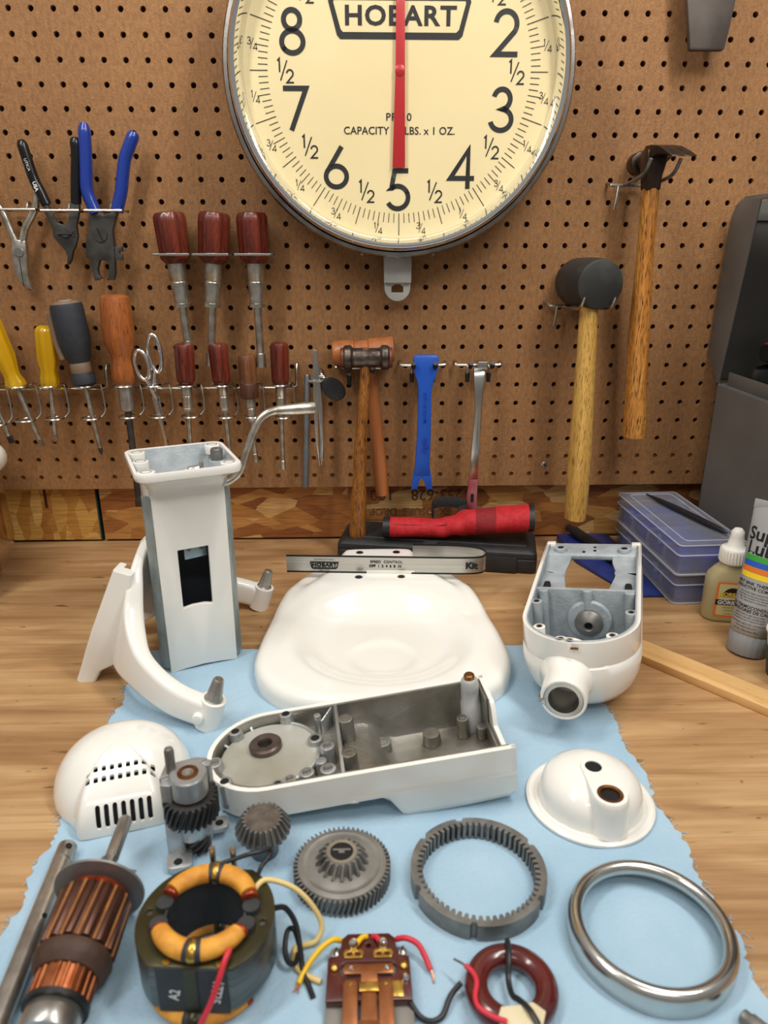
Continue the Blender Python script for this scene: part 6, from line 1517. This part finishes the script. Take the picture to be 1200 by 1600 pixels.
CLEAR = plastic('cloudy_clear_plastic', (206, 208, 218), .14)
EDGE = plastic('clear_plastic_edge', (220, 222, 230), .42)
BLUEP = M('blue_small_parts', (52, 72, 165), (36, 52, 130), rough=.5, scale=60, lo=.4, hi=.6)
def storage_box(label, mtx, contents):
    t = thing('storage_box', label, 'storage box', mtx, 'clear storage boxes')
    x0, y0, x1, y1 = -4.0, -9.6, 4.0, 9.6
    b = MB(); b.prism(rrect(x0, y0, x1, y1, .5, 3), .0, .15); b.prism(rrect(x0, y0, x1, y1, .5, 3), .15, 2.6, [rrect(x0 + .15, y0 + .15, x1 - .15, y1 - .15, .4, 3)]); b.build('tray', CLEAR, t)
    b = MB(); b.prism(rrect(x0 - .12, y0 - .12, x1 + .12, y1 + .12, .55, 3), 2.65, 3.85, [rrect(x0 + .05, y0 + .05, x1 - .05, y1 - .05, .45, 3)]); b.prism(rrect(x0 - .12, y0 - .12, x1 + .12, y1 + .12, .55, 3), 3.85, 3.97); ld = b.build('lid', CLEAR, t)
    b = MB()
    for z, e in ((2.6, .2), (3.85, .18), (0.1, .05)): b.tube([(p[0], p[1], z) for p in rrect(x0 - e, y0 - e, x1 + e, y1 + e, .55, 3)], .09, 6, closed=True)
    b.tube([(p[0], p[1], 4.0) for p in rrect(x0 + 1.0, y0 + 1.0, x1 - 1.0, y1 - 1.0, .6, 3)], .07, 6, closed=True)
    b.build('moulded_rims', EDGE, ld)
    for y in (-4.5, 4.2):
        b = MB(); b.box((x0 - .32, y - .45, 2.1), (x0 - .1, y + .45, 3.2)); b.build('latch', CLEAR, t, .08)
    for y in (-6, -1, 4, 8):
        b = MB(); b.box((x1 + .1, y - .9, 2.4), (x1 + .55, y + .9, 3.2)); b.build('hinge', EDGE, t, .12)
    for y in (-5, 0, 5):
        b = MB(); b.box((x0 + .2, y - .05, .2), (x1 - .2, y + .05, 2.4)); b.build('divider', CLEAR, t)
    for lo, hi in contents:
        b = MB(); b.box(lo, hi); b.build('blue_contents', BLUEP, t, .25, 2)
    return t


CT = [((-3.6, -9.2, .2), (3.4, -5.4, 2.0)), ((-3.6, -4.7, .2), (3.3, -.4, 2.2)), ((-3.5, .4, .2), (3.5, 4.6, 1.7)), ((-3.6, 5.3, .2), (3.4, 9.2, 2.1))]
storage_box('clear plastic storage box with blue contents, lower of the stack beside the cabinet', xf((40.9, -10.6, .02), 2.5), CT)
storage_box('clear storage box with blue contents and a pen on its lid, upper of the stack', xf((40.6, -11.2, 4.12), 2.5), CT)
t = thing('pen', 'slim black pointed pen-like tool lying on the upper storage box', 'pen', aim((43.6, -18.6, 8.5), (39.2, -3.4, 8.5)))
b = MB(); b.lathe([(0, 0), (.1, .1), (.34, 1.2), (.42, 4), (.42, 9), (.34, 12.5), (.12, 15.4), (0, 15.7)], 16); b.build('barrel', BLACK, t)

# glue bottle
def GB(m=None): return MB(Matrix.Diagonal((.95, .95, .88, 1)) @ (m or Matrix()))


t = thing('glue_bottle', 'small clear glue bottle with amber glue, orange label and white nozzle cap', 'glue bottle', xf((42.0, -23.6, .02), -12))
GLUE = M('amber_glue', (222, 208, 160), rough=.12, trans=.5, ior=1.3, coat=.3)
def ov(w_, d, z, n=32): return [(w_ * math.copysign(abs(math.cos(a)) ** .6, math.cos(a)), d * math.copysign(abs(math.sin(a)) ** .75, math.sin(a)), z) for a in [2 * PI * j / n for j in range(n)]]
b = GB(); b.loft([ov(2.5, 1.5, 0), ov(2.75, 1.7, .3), ov(2.75, 1.7, 5.4), ov(2.6, 1.6, 6.2), ov(1.9, 1.35, 7.1), ov(1.3, 1.2, 7.7), ov(1.2, 1.2, 8.2)]); bo = b.build('bottle', GLUE, t, smooth=60)
b = GB(); b.lathe([(0, 8.0), (1.55, 8.0), (1.6, 8.15), (1.6, 9.8), (1.5, 9.95), (1.3, 10.0), (1.2, 10.1), (.95, 10.4), (.75, 11.6), (.72, 12.2), (.45, 12.55), (0, 12.6)], 40, flute=0); cap = b.build('nozzle_cap', M('white_plastic', (232, 230, 222), rough=.35), t)
b = GB()
for i in range(30):
    a = 2 * PI * i / 30; b.cyl((1.6 * math.cos(a), 1.6 * math.sin(a), 8.2), (1.6 * math.cos(a), 1.6 * math.sin(a), 9.75), .07, .07, 6)
b.build('cap_ribs', MATS['white_plastic'], cap)
b = GB(lm((0, -1.75, 3.35)) @ WALLROT); b.prism(rrect(-1.75, -2.45, 1.75, 2.45, .3, 4), 0, .04, [rrect(-1.55, -2.25, 1.55, 2.25, .25, 4)]); lab = b.build('label_border', M('orange_ink', (236, 112, 40), rough=.45), t)
b = GB(lm((0, -1.75, 3.35)) @ WALLROT); b.prism(rrect(-1.53, -2.23, 1.53, 2.23, .25, 4), 0, .03); b.build('label_panel', M('label_tan', (206, 196, 140), rough=.45), t)
b = GB(lm((0, -1.79, 3.35)) @ WALLROT); b.prism(circ(1.1, 30, (0.1, .6), 0, 180) + [(-1.0, .5), (1.2, .5)], 0, .02); b.prism(rrect(-1.75, -.75, 1.6, -.0, .1, 3), .0, .02); b.build('label_dark', M('label_black', (34, 30, 26), rough=.5), lab)
b = GB(lm((0, -1.815, 3.35)) @ WALLROT); b.text('GORILLA', .5, (-.05, .75), bold=.03); b.build('label_lettering', M('label_yellow', (232, 190, 60), rough=.5), lab)
b = GB(lm((0, -1.815, 3.35)) @ WALLROT); b.text('Clear', .34, (-.7, .12), bold=.01); b.text('GORILLA', .52, (-.05, -.4), bold=.03); b.build('label_lettering', WHITE_INK, lab)
b = GB(lm((0, -1.815, 3.35)) @ WALLROT); b.text('WOOD GLUE', .2, (0, -1.1)); b.text('WATERPROOF', .16, (0, -1.5)); b.text('1.75 FL OZ', .2, (0, -2.0)); b.build('label_lettering', INK, lab)

# grease tube
t = thing('grease_tube', 'tall silver-grey grease tube standing on its cap, with coloured stripes', 'grease tube', axes((40.85, -31.3, .02), (.64, -.77, 0), (.165, 0, 1)) @ Matrix.Diagonal((.97, .97, .91, 1)))
TUBE = M('grey_laminate', (176, 178, 178), (168, 170, 170), rough=.35, metal=.3, scale=8)
MB().lathe([(0, 0), (2.05, 0), (2.1, .1), (2.15, 2.4), (2.05, 2.55), (0, 2.55)], 60, flute=40, depth=.03).build('cap', M('grey_cap', (142, 144, 146), rough=.45), t)
def tub(z):
    k = max(0, (z - 3) / 14.5); w_ = 2.15 + .55 * k; d = 2.1 * (1 - k ** 1.3) + .06
    return w_, d
def tr_(z, g=0): w_, d = tub(z); return [((w_ + g) * math.cos(2 * PI * j / 48), (d + g) * math.sin(2 * PI * j / 48), z) for j in range(48)]
b = MB(); b.loft([[(p[0] * .9, p[1] * .9, 2.5) for p in tr_(2.5)]] + [tr_(z) for z in (2.7, 4, 6, 8, 10, 12, 14, 15.5, 16.6, 17.5)]); tb = b.build('tube_body', TUBE, t, smooth=60)
b = MB(); b.box((-2.7, -.1, 16.9), (2.7, .1, 17.9)); b.build('crimped_end', TUBE, t, .04)
def wr(p):                                    # wrap lettering onto the front of the tube
    z = p[1]; w_, d = tub(z); a = p[0] / 2.3; a = max(-1.45, min(1.45, a))
    return ((w_ + .02) * math.sin(a), -(d + .02) * math.cos(a), z)
for i, (c, z) in enumerate(((  (60, 160, 60), 11.05), ((40, 90, 190), 10.4), ((222, 120, 40), 9.75), ((240, 206, 40), 9.1))):
    b = MB(); R0 = []
    for q in range(25):
        x = -2.3 + 4.6 * q / 24; R0.append([wr((x, z + .0 - .05 * x * 0, 0)), wr((x, z + .62, 0))])
    b.loft(R0, False); o = b.build('colour_stripe', M('stripe_%d' % i, c, rough=.4), tb)
b = MB(); b.text('Super', 1.5, (-.1, 14.0), warp=wr, bold=.05); b.text('Lube', 1.5, (-.2, 12.4), warp=wr, bold=.05)
b.build('brand_lettering', INK, tb)
b = MB(); b.text('HEAT SINK THERMALLY', .36, (0, 8.5), warp=wr, bold=.012); b.text('CONDUCTIVE COMPOUND', .36, (0, 8.0), warp=wr, bold=.012)
b.text('PASTA TERMOCONDUCTOR', .36, (0, 5.85), warp=wr, bold=.012); b.text('DISIPADORES DE CALOR', .36, (0, 5.4), warp=wr, bold=.012)
for z, s_ in ((7.45, 'SILICONE FREE DIELECTRIC'), (7.15, 'thermally conductive paste with'), (6.85, 'high heat transfer for devices'), (6.55, 'that need heat conduction'), (4.95, 'DIELECTRICO SIN SILICONA'), (4.65, 'compuesto con alta transferencia'), (4.35, 'para aparatos que requieren calor'), (3.9, 'MANTENER LEJOS DE LOS NINOS'), (3.55, 'www.super-lube.com'), (3.1, 'Net Wt. / Peso Neto 85 g')): b.text(s_, .2, (0, z), warp=wr)
b.build('tube_lettering', INK, tb)

# wood strip
PINE = wood_mat('pine_strip', (216, 174, 116), (196, 150, 92), (160, 114, 66), axis=0, scale=30, rough=.6, coat=0, pores=.7)
t = thing('wood_strip', 'thin pale pine strip lying on the bench to the right of the mixer head', 'wood strip', axes((33.0, -36.0, .02), (.655, -.756, 0), (0, 0, 1)))
MB().box((-8.2, -1.55, 0), (10.2, 1.55, .85)).build('strip', PINE, t, .04)

# paper cup at the right edge
t = thing('paper_cup', 'small paper cup with a dark band, cut off by the right edge of the photo', 'cup', xf((42.2, -36.9, .02)))
b = MB(); b.lathe([(0, 0), (1.9, 0), (1.95, .1), (2.6, 5.0), (2.75, 5.15), (2.72, 5.3), (2.5, 5.2), (2.45, 4.9), (1.85, .3), (0, .3)], 40); b.build('paper_wall', M('cream_paper', (224, 206, 184), rough=.7), t)
b = MB(); b.lathe([(2.02, .4), (2.44, 3.6), (2.46, 3.6), (2.04, .4)], 40, closed=True); b.build('printed_band', M('dark_green_print', (40, 62, 48), rough=.5), t)

# mixing bowl at the left edge
t = thing('mixing_bowl', 'polished steel mixing bowl with a pale rolled rim at the left edge of the photo', 'bowl', xf((-54.7, -14.0, .02)))
BOWL = M('polished_steel_bowl', (176, 164, 152), rough=.14, metal=1)
b = MB(); b.lathe([(0, 0), (5.5, 0), (7.2, .5), (8.9, 2.4), (10.2, 5), (10.35, 6.2), (10.3, 8), (10.15, 12), (10.2, 16.2), (10.05, 16.2), (10.0, 12), (10.1, 6.5), (8.7, 2.6), (6.8, .8), (0, .35)], 80); b.build('bowl_body', BOWL, t, smooth=60)
b = MB(); b.lathe([(10.45 + .7 * math.cos(a), 16.2 + 1.0 * math.sin(a)) for a in [2 * PI * i / 14 for i in range(14)]], 80, closed=True); b.build('rolled_rim', M('pale_rim', (226, 220, 206), rough=.25, metal=.2), t, smooth=80)
